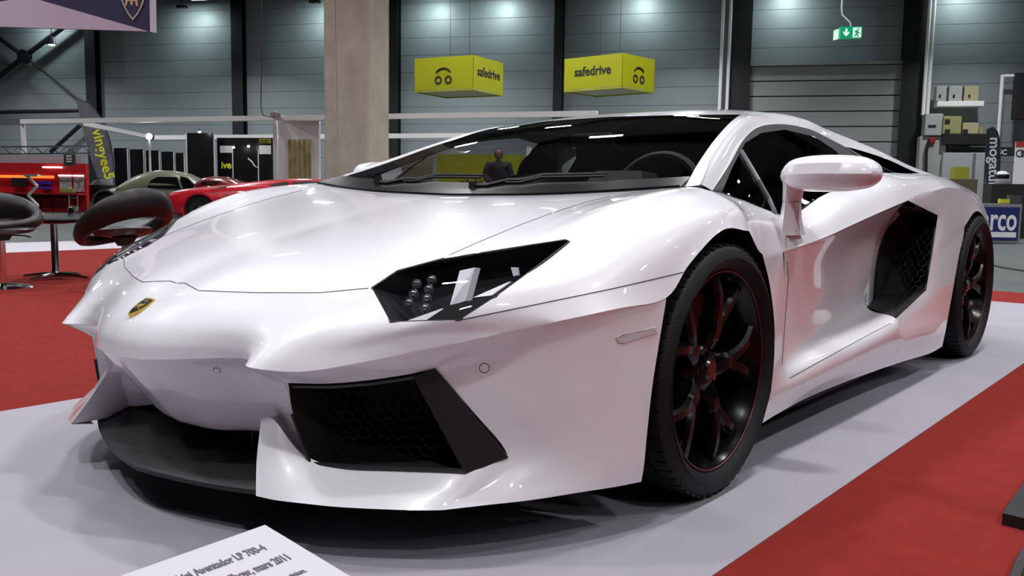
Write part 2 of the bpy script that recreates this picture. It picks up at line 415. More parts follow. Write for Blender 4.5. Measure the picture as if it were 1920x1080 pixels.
# ---- S4: rear wing behind the side intake
S4 = [
 [(.965,1.53,.758),(.962,1.97,.697),(.967,1.91,.55),(.968,1.845,.39),(.97,1.455,.312),(.98,1.50,.22),(.942,1.52,.118)],
 [(.962,1.75,.785),(.966,2.03,.70),(.974,1.98,.55),(.976,1.93,.39),(.977,1.73,.30),(.981,1.73,.21),(.947,1.73,.112)],
 [(.962,2.05,.812),(.966,2.18,.70),(.974,2.13,.55),(.976,2.08,.39),(.977,1.99,.285),(.979,1.98,.20),(.966,1.97,.110)],
 [(.955,2.34,.812),(.966,2.41,.64),(.966,2.35,.51),(.966,2.29,.37),(.966,2.235,.25),(.966,2.205,.18),(.965,2.17,.115)],
]
G4 = grid(S4, NS, NS)
L4 = np.array([[np.array(S4[0][j])*(1-k/NS)+np.array(S4[0][j+1])*k/NS for k in range(NS)] for j in range(6)]).reshape(-1, 3)
for i in range(NS):
    w = (1-i/NS)**2; G4[i, :-1] += w*(L4-G4[0, :-1]) if i else 0
G4[0, :-1] = L4; G4[:2*NS+1, 0] = G2[4*NS:, -1]; G4[0, 4*NS:] = G2l[-1, 5*NS:]
add_grid(G4, 'rear_wing')
S4c = [
 [(.81,2.05,.873),(.865,2.07,.866),(.92,2.08,.848),(.962,2.05,.812)],
 [(.795,2.34,.878),(.85,2.34,.868),(.908,2.34,.848),(.955,2.34,.812)],
 [(.79,2.62,.868),(.84,2.62,.856),(.905,2.61,.818),(.955,2.60,.772)],
 [(.78,2.95,.845),(.83,2.93,.825),(.895,2.90,.765),(.95,2.85,.70)],
 [(.76,3.3,.82),(.82,3.26,.79),(.88,3.2,.71),(.935,3.1,.60)],
 [(.70,3.6,.80),(.76,3.58,.76),(.81,3.55,.68),(.85,3.5,.54)],
]
G4c = grid(S4c, NS, NS); G4c[0] = G2[-1]; G4c[:NS+1, -1] = G4[2*NS:, 0]
add_grid(G4c, 'rear_wing')
S4a = [
 [(.955,2.34,.812),(.955,2.60,.772),(.95,2.85,.70),(.935,3.1,.60),(.85,3.5,.54)],
 [(.966,2.41,.64),(.966,2.60,.708),(.966,2.78,.678),(.962,2.97,.57),(.955,3.06,.42)],
]
G4a = grid(S4a, NS, NS); G4a[0] = G4c[NS:, -1]; G4a[:, 0] = G4[-1, :NS+1]
add_grid(G4a, 'rear_wing', True)
S4b = [[(.85,3.5,.54),(.955,3.06,.42)],[(.84,3.52,.30),(.95,3.10,.26)],[(.80,3.45,.18),(.93,3.10,.15)]]
add_grid(grid(S4b, NS, NS), 'rear_wing', True)
# tail fascia and deck (closing the body behind)
S6 = [
 [(.70,3.6,.80),(.4,3.66,.84),(0,3.68,.85)],
 [(.76,3.58,.70),(.4,3.72,.72),(0,3.76,.72)],
 [(.85,3.5,.54),(.45,3.68,.52),(0,3.74,.50)],
 [(.84,3.52,.30),(.45,3.66,.28),(0,3.70,.26)],
 [(.80,3.45,.18),(.42,3.56,.16),(0,3.6,.15)],
]
add_grid(grid(S6, NS, NS), 'tail')
# ---- S3: windscreen, roof and screen pillar; columns from the centre line to the side window
S3 = [
 [(0,.05,.755),(.40,.065,.764),(.78,.136,.79),(.79,.20,.797),(.797,.262,.780)],
 [(0,.28,.858),(.38,.295,.857),(.702,.352,.862),(.723,.405,.880),(.738,.48,.860)],
 [(0,.52,.95),(.35,.535,.945),(.632,.595,.950),(.654,.65,.968),(.668,.72,.950)],
 [(0,.78,1.03),(.32,.79,1.024),(.567,.85,1.030),(.595,.895,1.038),(.62,.94,1.008)],
 [(0,1.0,1.081),(.3,1.0,1.076),(.515,1.06,1.068),(.560,1.12,1.062),(.60,1.18,1.034)],
 [(0,1.25,1.112),(.3,1.25,1.107),(.50,1.30,1.090),(.557,1.36,1.076),(.60,1.41,1.034)],
 [(0,1.45,1.119),(.3,1.45,1.114),(.50,1.50,1.086),(.57,1.53,1.068),(.612,1.54,1.016)],
 [(0,1.62,1.112),(.3,1.62,1.104),(.51,1.66,1.064),(.585,1.67,1.045),(.635,1.66,.975)],
]
G3 = grid(S3, NS, NS); G3[0, :] = G3[0, :]
R3, C3 = G3.shape[:2]
wt = 4*NS-2                                   # windscreen top row
add_grid(G3[:wt+1, :2*NS+1], 'windscreen'); add_grid(G3[wt:, :2*NS+1], 'roof'); add_grid(G3[:, 2*NS:], 'roof')
# side window: between roof rail and window line
winlow = [(.797,.262,.780),(.833,.40,.752),(.865,.65,.708),(.86,.94,.772),(.855,1.25,.817),(.847,1.45,.846),(.842,1.56,.861),(.83,1.70,.866)]
top = G3[:, -1]; lowp = crom(winlow, NS)
GW = np.zeros((len(top), 9, 3))
for j in range(9):
    t = j/8.; GW[:, j] = top*(1-t)+lowp*t
    GW[:, j, 0] += .028*math.sin(math.pi*t)*np.minimum(1, np.linspace(0, 4, len(top)))
GW[:5*NS//1, -1] = GW[:5*NS, -1]
add_grid(GW, 'side_window')
# roof rail (buttress) running from the roof to the rear wing
S3r = [
 [(.51,1.66,1.064),(.585,1.67,1.045),(.635,1.66,.975)],
 [(.53,1.85,1.035),(.605,1.86,1.022),(.65,1.82,.972)],
 [(.575,2.1,.99),(.66,2.1,.978),(.70,2.1,.938)],
 [(.64,2.4,.93),(.715,2.4,.918),(.75,2.37,.888)],
 [(.70,2.65,.885),(.755,2.65,.882),(.79,2.62,.868)],
]
G3r = grid(S3r, NS, NS); G3r[0] = G3[-1, 2*NS:]
add_grid(G3r, 'roof')
# engine deck between the rails (dark louvred glass) - gentle slope behind the roof
S3e = [
 [(0,1.62,1.112),(.3,1.62,1.104),(.51,1.66,1.064)],
 [(0,2.0,1.0),(.3,2.0,.995),(.53,1.87,.985)],
 [(0,2.5,.92),(.32,2.5,.915),(.62,2.4,.885)],
 [(0,3.1,.88),(.4,3.1,.87),(.70,2.75,.86)],
 [(0,3.68,.85),(.4,3.66,.84),(.70,3.6,.80)],
]
add_grid(grid(S3e, NS, NS), 'engine_deck')
S3f = [[(.70,2.75,.862),(.74,2.75,.865),(.79,2.62,.868)],[(.70,3.2,.83),(.73,3.2,.835),(.77,3.2,.828)],[(.70,3.6,.80),(.70,3.6,.80),(.70,3.6,.80)]]
add_grid(grid(S3f, NS, NS), 'rear_wing')
# dark side intake behind the side window, under the rail
a = [(.635,1.66,.975),(.65,1.82,.972),(.70,2.1,.938),(.75,2.37,.888),(.79,2.62,.868)]
b = [(.83,1.70,.866),(.825,1.85,.869),(.81,2.05,.873),(.795,2.34,.878),(.79,2.62,.868)]
ad = [(x-.10, y+.02, z-.02) for x, y, z in a]; bd = [(x-.10, y, z-.03) for x, y, z in b]
add_grid(grid(np.array([a, ad, bd, b], float), 3, NS), 'side_scoop')
# ---- S5: lower front
W0 = G1[0]                                    # ridge / wing leading edge (fine)
WE = G1[:5*NS+1, -1]                          # wing edge running back to the wheel arch (fine)
S5n = [
 [(0,-1.09,.380),(.13,-1.07,.386),(.325,-.972,.402),(.422,-1.017,.402)],
 [(0,-1.055,.345),(.13,-1.035,.348),(.29,-.94,.365),(.415,-.935,.372)],
 [(0,-.99,.265),(.125,-.968,.265),(.26,-.91,.275),(.42,-.908,.30)],
 [(0,-.93,.195),(.115,-.912,.195),(.235,-.868,.205),(.43,-.885,.22)],
 [(0,-.86,.185),(.10,-.85,.185),(.20,-.82,.19),(.40,-.84,.15)],
]
G5n = grid(S5n, NS, NS); G5n[0] = W0[:3*NS+1]
add_grid(G5n, 'nose', True)
# strut between nose and outer intake: closes to the intake's inner edge
E_in = [(.44,-.932,.358),(.442,-.922,.29),(.47,-.895,.177)]
S5s = [[(.422,-1.017,.403),(.44,-.932,.358)],[(.415,-.935,.372),(.44,-.93,.345)],[(.42,-.908,.30),(.442,-.922,.29)],[(.43,-.885,.22),(.46,-.905,.21)],[(.40,-.84,.15),(.47,-.895,.17)]]
G5s = grid(S5s, NS, NS); G5s[:, 0] = G5n[:, -1]
add_grid(G5s, 'nose', True)
# shelf under the wing edge down to the intake's upper edge
inT = [(.44,-.932,.358),(.51,-.885,.36),(.58,-.84,.37),(.65,-.79,.385),(.70,-.752,.399)]
S5w = [[(.422,-1.017,.402),(.51,-.957,.396),(.60,-.885,.415),(.69,-.807,.44),(.77,-.735,.463)],
       [(.43,-.97,.378),(.51,-.92,.376),(.59,-.862,.392),(.675,-.797,.413),(.742,-.742,.433)], inT]
G5w = grid(S5w, NS, NS); G5w[0] = W0[3*NS:]
add_grid(G5w, 'nose', True)
# outer bumper cheek: wing edge to sill lip, intake fin to wheel arch
S5c = [
 [(.77,-.735,.463),(.81,-.697,.476),(.86,-.64,.493),(.91,-.575,.508),(.96,-.46,.525),(.985,-.305,.537)],
 [(.742,-.742,.433),(.80,-.683,.447),(.853,-.628,.464),(.906,-.562,.482),(.957,-.452,.508),(.985,-.308,.522)],
 [(.70,-.752,.399),(.785,-.68,.41),(.85,-.622,.42),(.905,-.555,.435),(.955,-.45,.455),(.984,-.32,.47)],
 [(.758,-.695,.305),(.82,-.645,.315),(.87,-.595,.322),(.915,-.535,.33),(.957,-.44,.335),(.98,-.345,.34)],
 [(.81,-.644,.209),(.85,-.605,.215),(.888,-.565,.222),(.922,-.515,.228),(.957,-.435,.23),(.976,-.355,.23)],
 [(.80,-.70,.155),(.845,-.645,.162),(.885,-.58,.165),(.922,-.515,.165),(.955,-.435,.16),(.973,-.358,.16)],
 [(.765,-.795,.122),(.82,-.72,.126),(.872,-.635,.127),(.918,-.53,.127),(.950,-.44,.124),(.968,-.36,.12)],
]
G5c = grid(S5c, NS, NS); G5c[0] = WE; G5c[:2*NS+1, 0] = G5w[:, -1]
add_grid(G5c, 'cheek', True)
# front lip and upright blade
S5l = [
 [(.35,-.938,.266),(.385,-.928,.266),(.45,-.903,.198),(.54,-.857,.177),(.63,-.803,.180),(.765,-.723,.186),(.81,-.644,.209)],
 [(.385,-.975,.19),(.42,-.965,.185),(.49,-.935,.16),(.57,-.89,.150),(.67,-.835,.150),(.765,-.755,.155),(.80,-.70,.155)],
 [(.424,-1.005,.126),(.47,-.99,.124),(.52,-.968,.124),(.60,-.925,.123),(.69,-.86,.122),(.74,-.82,.122),(.765,-.795,.122)],
]
G5l = grid(S5l, NS, NS); G5l[:, -1] = G5c[4*NS:, 0]
add_grid(G5l, 'lip', True)
S5b = [[(.35,-.938,.266),(.385,-.975,.19),(.424,-1.005,.126)],[(.36,-.88,.26),(.39,-.90,.19),(.42,-.92,.126)],[(.40,-.84,.20),(.41,-.84,.17),(.43,-.84,.126)]]
G5b = grid(S5b, NS, NS); G5b[0] = G5l[:, 0]
add_grid(G5b, 'lip', True)
# underside returns of lip and cheek
lipb = np.concatenate([G5l[-1], G5c[-1][1:]])
und = lipb.copy(); cx = np.array([.0, 0, 0]); und[:, 0] *= .93; und[:, 1] += .05*np.linspace(1, .2, len(und)); und[:, 2] -= .004
add_grid(np.array([lipb, und]), 'lip', True)
# wheel arch returns
arch_f = np.concatenate([G5c[::-1, -1], G1[5*NS:, -1][1:], G1b[1:NS+1, -1], G2a[1:, 0]])
ret = arch_f.copy(); ret[:, 0] -= .05
add_grid(np.array([arch_f, ret]), 'arch_return', True)
arch_b = np.concatenate([G4[::-1, :][-1][::-1], ]) if False else np.concatenate([G4[-1, ::-1][:5*NS+1], G4a[-1][1:]])
ret = arch_b.copy(); ret[:, 0] -= .05
add_grid(np.array([arch_b, ret]), 'arch_return')
sill = np.concatenate([G2l[:, -1], G4[1:, -1]]); ret = sill.copy(); ret[:, 0] -= .12; ret[:, 2] -= .012
add_grid(np.array([sill, ret]), 'lower_side', True)
bmesh.ops.remove_doubles(bm, verts=bm.verts, dist=.0008)
# ---------------------------------------------------------------- cutting panels along measured outlines
bm.normal_update()
def face_px(f): return proj(np.array(f.calc_center_median()))
def inpoly(p, poly):
    c = False; n = len(poly)
    for i in range(n):
        (x1, y1), (x2, y2) = poly[i], poly[(i+1) % n]
        if (y1 > p[1]) != (y2 > p[1]) and p[0] < (x2-x1)*(p[1]-y1)/(y2-y1)+x1: c = not c
    return c
def cut_poly(poly, from_tags, to_tag, pad=25):
    ids = {tid(t) for t in from_tags}
    xs = [p[0] for p in poly]; ys = [p[1] for p in poly]
    for i in range(len(poly)):
        a, b = poly[i], poly[(i+1) % len(poly)]
        fs = []
        x0, x1 = min(a[0], b[0])-pad, max(a[0], b[0])+pad; y0, y1 = min(a[1], b[1])-pad, max(a[1], b[1])+pad
        for f in bm.faces:
            if f[TAG] in ids:
                q = face_px(f)
                if x0 < q[0] < x1 and y0 < q[1] < y1: fs.append(f)
        no = np.cross(ray(*a), ray(*b))
        geom = list({v for f in fs for v in f.verts})+list({e for f in fs for e in f.edges})+fs
        bmesh.ops.bisect_plane(bm, geom=geom, dist=1e-5, plane_co=Vector(CAM), plane_no=Vector(no).normalized())
    t = tid(to_tag)
    for f in bm.faces:
        if f[TAG] in ids and inpoly(face_px(f), poly): f[TAG] = t
HL = [(697,540),(745,508),(823,487),(1000,459),(1060,450),(1068,453),(1000,505),(930,556),(862,600),(732,604)]
cut_poly(HL, ['upper'], 'headlight_lens')
# bonnet outline: front shut line, side shut line, screen base
HOOD = [(150,560),(347,531),(372,545),(480,549),(600,549),(697,540),(745,508),(823,487),(980,420),(1037,399),(1150,367),(1190,352),(1230,300),(600,300),(200,400)]
cut_poly(HOOD, ['upper'], 'hood')
# bumper below the line headlight - wheel arch
BUMP = [(150,540),(347,531),(372,545),(480,549),(600,549),(697,540),(732,604),(862,600),(1000,572),(1150,541),(1292,507),(1300,760),(100,760)]
cut_poly(BUMP, ['upper'], 'bumper')
for f in bm.faces:
    if f[TAG] == tid('upper'): f[TAG] = tid('fender')
DOOR = [(1471,380),(1472,425),(1474,478),(1481,523),(1473,600),(1463,694),(1468,716),(1540,676),(1630,627),(1683,602),(1700,520),(1712,380),(1720,300),(1470,300)]
cut_poly(DOOR, ['lower_side', 'shoulder'], 'door')
for f in bm.faces:
    if f[TAG] == tid('lower_side'): f[TAG] = tid('sill') if f.calc_center_median().y > .45 else tid('fender')
    if f[TAG] == tid('shoulder'): f[TAG] = tid('rear_wing') if f.calc_center_median().y > .7 else tid('fender')
    if f[TAG] == tid('intake_wall'): f[TAG] = tid('door')
    if f[TAG] in (tid('nose'), tid('cheek'), tid('lip')): f[TAG] = tid('bumper')
    if f[TAG] == tid('arch_return') and f.calc_center_median().y > 1: f[TAG] = tid('arch_return_rear')
# dark seal round the side window: cut glass out of the window surface
GLASSW = [(1354,360),(1372,316),(1397,268),(1428,249),(1472,243),(1526,256),(1562,279),(1592,306),(1616,328),(1560,362),(1510,384),(1478,404),(1450,401),(1398,378)]
cut_poly(GLASSW, ['side_window'], 'side_glass')
for f in bm.faces:
    if f[TAG] == tid('side_window'): f[TAG] = tid('window_seal') if f.calc_center_median().y < 1.5 else tid('engine_deck')
# ---------------------------------------------------------------- seams: thin dark joints following the panel outlines
left_bvh = BVHTree.FromBMesh(bm)
def hit(px, py):
    d = Vector(ray(px, py)).normalized(); h = left_bvh.ray_cast(Vector(CAM), d)
    return h[0], h[1]
def seam_pts(poly, step=6):
    out = []
    for a, b in zip(poly[:-1], poly[1:]):
        n = max(1, int(math.hypot(b[0]-a[0], b[1]-a[1])/step))
        for k in range(n):
            t = k/n; h, no = hit(a[0]+(b[0]-a[0])*t, a[1]+(b[1]-a[1])*t)
            if h is not None and h.x > -.002 and (not out or (h-out[-1]).length < .06): out.append(h+no*.0002)
    return out
SEAMS = {}
SEAMS['hood'] = [seam_pts([(325,531),(347,531),(372,545),(480,549),(600,549),(697,540)]), seam_pts([(823,487),(900,453),(980,420),(1037,399),(1100,379),(1150,367)])]
SEAMS['bumper'] = [seam_pts([(862,600),(1000,572),(1150,541),(1287,509)])]
SEAMS['door'] = [seam_pts([(1473,432),(1474,470)]), seam_pts([(1476,490),(1478,523),(1472,600),(1466,690)]), seam_pts([(1480,709),(1540,676),(1630,627),(1676,603)])]
# ---------------------------------------------------------------- mirror, shading normals, split into panels
geom = bm.verts[:]+bm.edges[:]+bm.faces[:]
SIDE = bm.faces.layers.int.new('side')
TAG = bm.faces.layers.int['tag']
r = bmesh.ops.duplicate(bm, geom=bm.verts[:]+bm.edges[:]+bm.faces[:])
nv = [g for g in r['geom'] if isinstance(g, bmesh.types.BMVert)]; nf = [g for g in r['geom'] if isinstance(g, bmesh.types.BMFace)]
for v in nv: v.co.x = -v.co.x
bmesh.ops.reverse_faces(bm, faces=nf)
for f in nf: f[SIDE] = 1
bmesh.ops.remove_doubles(bm, verts=[v for v in bm.verts if abs(v.co.x) < .001], dist=.0015)
bm.normal_update()
COS = math.cos(math.radians(40))
bm.verts.index_update(); bm.faces.index_update()
loop_n = {}
for v in bm.verts:
    lf = list(v.link_faces); ns = [f.normal for f in lf]; ar = [f.calc_area() for f in lf]
    for i, f in enumerate(lf):
        s = Vector()
        for k in range(len(lf)):
            if ns[i].dot(ns[k]) > COS: s += ns[k]*ar[k]
        loop_n[(f.index, v.index)] = s.normalized() if s.length > 1e-12 else ns[i]
def panel(name, tags, m, side=None, label=None, parent=None):
    ids = {tid(t) for t in tags}
    fs = [f for f in bm.faces if f[TAG] in ids and (side is None or f[SIDE] == side)]
    if not fs: return None
    vi = {}; verts = []; faces = []; nor = []
    for f in fs:
        q = []
        for v in f.verts:
            if v.index not in vi: vi[v.index] = len(verts); verts.append(tuple(v.co))
            q.append(vi[v.index]); nor.append(tuple(loop_n[(f.index, v.index)]))
        faces.append(q)
    me = bpy.data.meshes.new(name); me.from_pydata(verts, [], faces)
    for p in me.polygons: p.use_smooth = True
    me.normals_split_custom_set(nor); me.update()
    o = link_mesh(name, me, m)
    if parent is None: cpart(o)
    else: o.parent = parent
    if label: o['label'] = label
    return o
SEALM = mat('grey_black_window_frame', (.016, .016, .018), rough=.5, spec=.25)
GLASS_WS = glass_mat('windscreen_glass', (.72, .72, .72))
GLASS_SIDE = glass_mat('tinted_side_glass', (.72, .72, .74))
GLASS_HL = glass_mat('headlight_clear_cover', (.85, .85, .87))
hood = panel('hood', ['hood'], WHITE); bumper = panel('front_bumper', ['bumper'], WHITE)
roof = panel('roof', ['roof'], WHITE); ws = panel('windshield', ['windscreen'], GLASS_WS, label='dark tinted sloping windshield')
deck = panel('engine_cover', ['engine_deck', 'side_scoop'], BLACKG); tail = panel('rear_bumper', ['tail'], WHITE)
for s in (0, 1):
    panel('front_fender', ['fender'], WHITE, s); panel('rear_fender', ['rear_wing'], WHITE, s)
    panel('door', ['door'], WHITE, s); panel('side_sill', ['sill'], WHITE, s); panel('arch_trim', ['arch_return'], BLACKM, s); panel('arch_trim', ['arch_return_rear'], BLACKM, s)
    panel('side_window', ['side_glass'], GLASS_SIDE, s, label='dark tinted side window'); panel('window_seal', ['window_seal'], SEALM, s)
SEAMM = mat('panel_gap_shadow', (.05, .05, .055), rough=.9)
for k, runs in SEAMS.items():
    for s in (1, -1):
        mb = MB()
        for pts in runs:
            if len(pts) > 2: mb.tube([(p.x*s, p.y, p.z) for p in pts], .0011, n=5)
        cpart(mb.build('panel_gap', SEAMM))
# ---------------------------------------------------------------- running gear, lamps, trim and cabin
CHROME = mat('bright_metal', (.75, .75, .76), rough=.12, metal=1)
RIMM = mat('gloss_black_wheel', (.003, .003, .004), rough=.2, spec=.25)
TYRE = mat('tyre_rubber', (.009, .009, .010), rough=.6, spec=.25, bump=.2, bscale=250)
REDM = mat('red_accent', (.10, .003, .006), rough=.35)
DISCM = mat('brake_steel', (.10, .10, .105), rough=.35, metal=1)
GREYL = mat('lamp_grey_fin', (.34, .34, .36), rough=.3)
LAMPW = mat('lamp_white_strip', (.8, .8, .82), rough=.3)
GOLD = mat('gold_metal', (.75, .55, .12), rough=.3, metal=1)
CABIN = mat('black_cabin_leather', (.014, .014, .015), rough=.55, bump=.1, bscale=200)
def lerp(a, b, t): return tuple(a[i]+(b[i]-a[i])*t for i in range(3))
def mirror_verts(o):
    """mirrored copy of a part, across the car's centre plane"""
    me = o.data.copy(); me.transform(Matrix.Scale(-1, 4, (1, 0, 0))); me.flip_normals()
    c = bpy.data.objects.new(o.name.split('.')[0], me); col.objects.link(c)
    if 'label' in o: c['label'] = o['label']
    return c
def both(o):
    cpart(o); c = cpart(mirror_verts(o))
    for ch in list(o.children):
        d = mirror_verts(ch); d.parent = c
    return o, c
def sub(o, parent):   # sub-part: parent mesh already carries world-space geometry
    o.parent = parent; return o

def make_wheel(cy, cz, rt, w, rr, xface, steer):
    """built about local Z axis (outer face at +z), then turned so +z = +X"""
    M = Matrix.Translation((xface, cy, cz)) @ Matrix.Rotation(steer, 4, 'Z') @ Matrix.Rotation(math.radians(90), 4, 'Y')
    def fin(mb, name, m, smooth=True, angle=35): return mb.build(name, m, None, smooth, angle, M=M)
    # rim barrel and lip
    rim = MB()
    rim.lathe([(rr-.035, -w+.03), (rr-.01, -w+.02), (rr+.006, -w+.012), (rr+.006, -w+.022), (rr-.012, -w+.04), (rr-.03, -w+.08), (rr-.03, -.09), (rr-.012, -.035),
               (rr+.004, -.016), (rr+.008, -.006), (rr+.004, .0), (rr-.004, -.003), (rr-.012, -.020), (rr-.022, -.035), (rr-.045, -.095), (rr-.045, -w+.08), (rr-.035, -w+.03)], n=64)
    # hub
    rim.lathe([(0, -.028), (.035, -.028), (.055, -.036), (.072, -.055), (.085, -.10), (.0, -.10)], n=40)
    # five forked spokes
    for k in range(5):
        a0 = 2*math.pi*k/5 + .35
        def pt(r, a, z): return (r*math.cos(a), r*math.sin(a), z)
        def bar(r0, a0_, z0, w0, r1, a1_, z1, w1, d0, d1):
            secs = []
            n = 5
            for i in range(n+1):
                t = i/n; r = r0+(r1-r0)*t; a = a0_+(a1_-a0_)*t; z = z0+(z1-z0)*t + .008*math.sin(math.pi*t); ww = (w0+(w1-w0)*t)/2; d = d0+(d1-d0)*t
                c = Vector(pt(r, a, 0)); tg = Vector((-math.sin(a), math.cos(a), 0))
                secs.append([c-tg*ww+Vector((0, 0, z-d)), c-tg*ww+Vector((0, 0, z-.010)), c-tg*ww*.55+Vector((0, 0, z)), c+tg*ww*.55+Vector((0, 0, z)), c+tg*ww+Vector((0, 0, z-.010)), c+tg*ww+Vector((0, 0, z-d))])
            rim.loft(secs)
        bar(.05, a0, -.036, .062, rr*.52, a0, -.022, .050, .05, .045)
        for sgn in (-1, 1):
            bar(rr*.45, a0+sgn*.05, -.022, .040, rr-.012, a0+sgn*.30, -.014, .034, .045, .035)
    wheel = fin(rim, 'wheel', RIMM)
    cap = MB(); cap.lathe([(0, -.020), (.024, -.021), (.029, -.027), (.029, -.032)], n=28); sub(fin(cap, 'hub_cap', BLACKG), wheel)
    for k in range(5):
        a = 2*math.pi*k/5+.35+math.pi/5
        b = MB(); b.cyl((.048*math.cos(a), .048*math.sin(a), -.06), (.048*math.cos(a), .048*math.sin(a), -.034), .009, n=8); sub(fin(b, 'lug_bolt', CHROME if k == 0 else DISCM), wheel)
    st = MB(); pr = [(rr+.0005+.0022*math.cos(t), .0005+.0022*math.sin(t)) for t in np.linspace(0, 2*math.pi, 7)[:-1]]
    st.lathe(pr, n=72, close=True); sub(fin(st, 'rim_stripe', REDM), wheel)
    # tyre: sidewall, shoulder and grooved tread
    prof = [(rr-.002, -w+.015), (rr+.02, -w-.006), ((rr+rt)/2, -w-.014), (rt-.035, -w-.008), (rt-.014, -w+.006), (rt-.004, -w+.022)]
    n = 5; t0, t1 = -w+.022, .0
    for i in range(n):
        a = t0+(t1-t0)*(i/n); b = t0+(t1-t0)*((i+1)/n)
        if i: prof += [(rt-.009, a-.004), (rt-.009, a+.004)]
        prof += [(rt-.001, a+.006), (rt-.001, b-.006)]
    prof += [(rt-.004, .004), (rt-.014, .014), (rt-.035, .022), ((rr+rt)/2, .024), (rr+.022, .018), (rr+.010, .006), (rr-.001, -.008)]
    ty = MB(); ty.lathe(prof, n=72); tyre = sub(fin(ty, 'tire', TYRE), wheel)
    # shoulder tread blocks
    tb = MB()
    for k in range(60):
        a = 2*math.pi*k/60
        MM = Matrix.Rotation(a, 4, 'Z')
        tb.box((rt-.012, -.010, -.03), (rt+.0008, .010, .006), M=MM @ Matrix.Translation((0, 0, 0)))
    tt = fin(tb, 'tread_blocks', TYRE, False); sub(tt, wheel); tt['kind'] = 'stuff'
    # brake disc and caliper
    d = MB(); d.lathe([(.09, -.115), (rr-.075, -.115), (rr-.075, -.145), (.09, -.145)], n=56, close=True)
    disc = sub(fin(d, 'brake_disc', DISCM), wheel)
    c = MB(); secs = []
    for i in range(7):
        a = math.radians(150+i*10); r0, r1 = rr-.16, rr-.052
        secs.append([(r0*math.cos(a), r0*math.sin(a), -.16), (r1*math.cos(a), r1*math.sin(a), -.16), (r1*math.cos(a), r1*math.sin(a), -.10), (r0*math.cos(a), r0*math.sin(a), -.095)])
    c.loft(secs); sub(fin(c, 'brake_caliper', REDM), wheel)
    return wheel
for spec in ((0, .324, .322, .245, .254, .972, math.radians(.7)), (2.7, .346, .344, .325, .272, .958, 0.)):
    both(make_wheel(*spec))

# ---- dark underbody: floor pan, wheel tubs, core behind the nose
ub = MB()
ub.box((-.60, -.80, .125), (.60, -.42, .16)); ub.box((-.62, -.45, .12), (.62, .42, .15)); ub.box((-.93, .42, .115), (.93, 2.2, .14)); ub.box((-.62, 2.2, .12), (.62, 3.4, .16))
ub.box((-.62, -.44, .15), (.62, .42, .60)); ub.box((-.62, 2.22, .15), (.62, 3.2, .72)); ub.box((-.80, 1.75, .14), (.80, 2.22, .80)); ub.box((-.45, -.80, .15), (.45, -.44, .17))
cpart(ub.build('underbody', VOID))
for (cy, cz, r) in ((.03, .335, .375), (2.68, .355, .40)):
    for s in (1, -1):
        secs = []
        for i in range(17):
            a = math.radians(-12+i*204/16)
            secs.append([(s*.62, cy+r*math.cos(a), cz+r*math.sin(a)), (s*.935, cy+r*math.cos(a), cz+r*math.sin(a))])
        mb = MB(); mb.loft(secs, cap=False, closed=False); cpart(mb.build('wheel_arch_liner', VOID, smooth=True))

# ---- outer front intakes: recess, fin, frame edge, honeycomb
ring = [(.44,-.932,.358),(.51,-.885,.36),(.58,-.84,.37),(.65,-.79,.385),(.70,-.752,.399),(.758,-.695,.305),(.81,-.644,.209),(.765,-.723,.186),(.63,-.803,.180),(.54,-.857,.177),(.47,-.895,.177),(.442,-.922,.29)]
def recess(ring, off, sc, name):
    r0 = [Vector(p) for p in ring]; c = sum(r0, Vector())/len(r0)
    r1 = [c+(p-c)*sc+Vector(off) for p in r0]
    mb = MB(); mb.loft([r0, r1], cap=False); mb.bm.faces.new([mb.bm.verts.new(p) for p in r1])
    return mb.build(name, VOID)
both(recess(ring, (-.03, .20, 0), .92, 'intake_duct'))
FINM = mat('black_intake_fin', (.014, .014, .015), rough=.4)
mb = MB(); fo = [(.668,-.786,.382),(.702,-.756,.401),(.813,-.648,.208),(.766,-.730,.183)]; fi = [(.655,-.75,.38),(.69,-.735,.395),(.80,-.62,.212),(.75,-.70,.190)]
mb.loft([fo, fi]); both(mb.build('intake_fin', FINM))
mb = MB(); edge = crom([(.47,-.896,.180),(.54,-.858,.180),(.63,-.805,.183),(.765,-.726,.188)], 4)
mb.tube([tuple(p) for p in edge], .006, n=6); mb.tube([(.442,-.925,.29),(.455,-.912,.235),(.47,-.898,.179)], .004, n=6); mb.tube([tuple(np.array(p)+(0, .012, -.006)) for p in inT], .007, n=6)
both(mb.build('intake_frame', FINM))
HEXM = mat('honeycomb_mesh', (.014, .014, .015), rough=.45, spec=.3)
def hexmesh(TL, TR, BR, BL, size, wire, name, keep=None):
    TL, TR, BR, BL = map(Vector, (TL, TR, BR, BL)); W = (TR-TL).length; H = (BL-TL).length
    def S(x, y):
        u, v = x/W, y/H; return (TL*(1-u)+TR*u)*(1-v)+(BL*(1-u)+BR*u)*v
    mb = MB(); seen = set(); dx = size*math.sqrt(3); dy = size*1.5
    for j in range(int(H/dy)+2):
        for i in range(int(W/dx)+2):
            cx = i*dx+(dx/2 if j % 2 else 0); cy = j*dy
            P = [(cx+size*math.sin(math.pi/3*k), cy+size*math.cos(math.pi/3*k)) for k in range(6)]
            for a, b in zip(P, P[1:]+P[:1]):
                key = tuple(sorted(((round(a[0], 3), round(a[1], 3)), (round(b[0], 3), round(b[1], 3)))))
                if key in seen: continue
                seen.add(key)
                if all(0 <= q[0] <= W and 0 <= q[1] <= H for q in (a, b)) and (keep is None or keep((a[0]+b[0])/2/W, (a[1]+b[1])/2/H)):
                    mb.tube([S(*a), S(*b)], wire, n=3, cap=False)
    return mb.build(name, HEXM)
both(hexmesh((.46,-.87,.352),(.68,-.72,.385),(.755,-.68,.20),(.48,-.84,.185), .013, .0007, 'honeycomb_grille'))
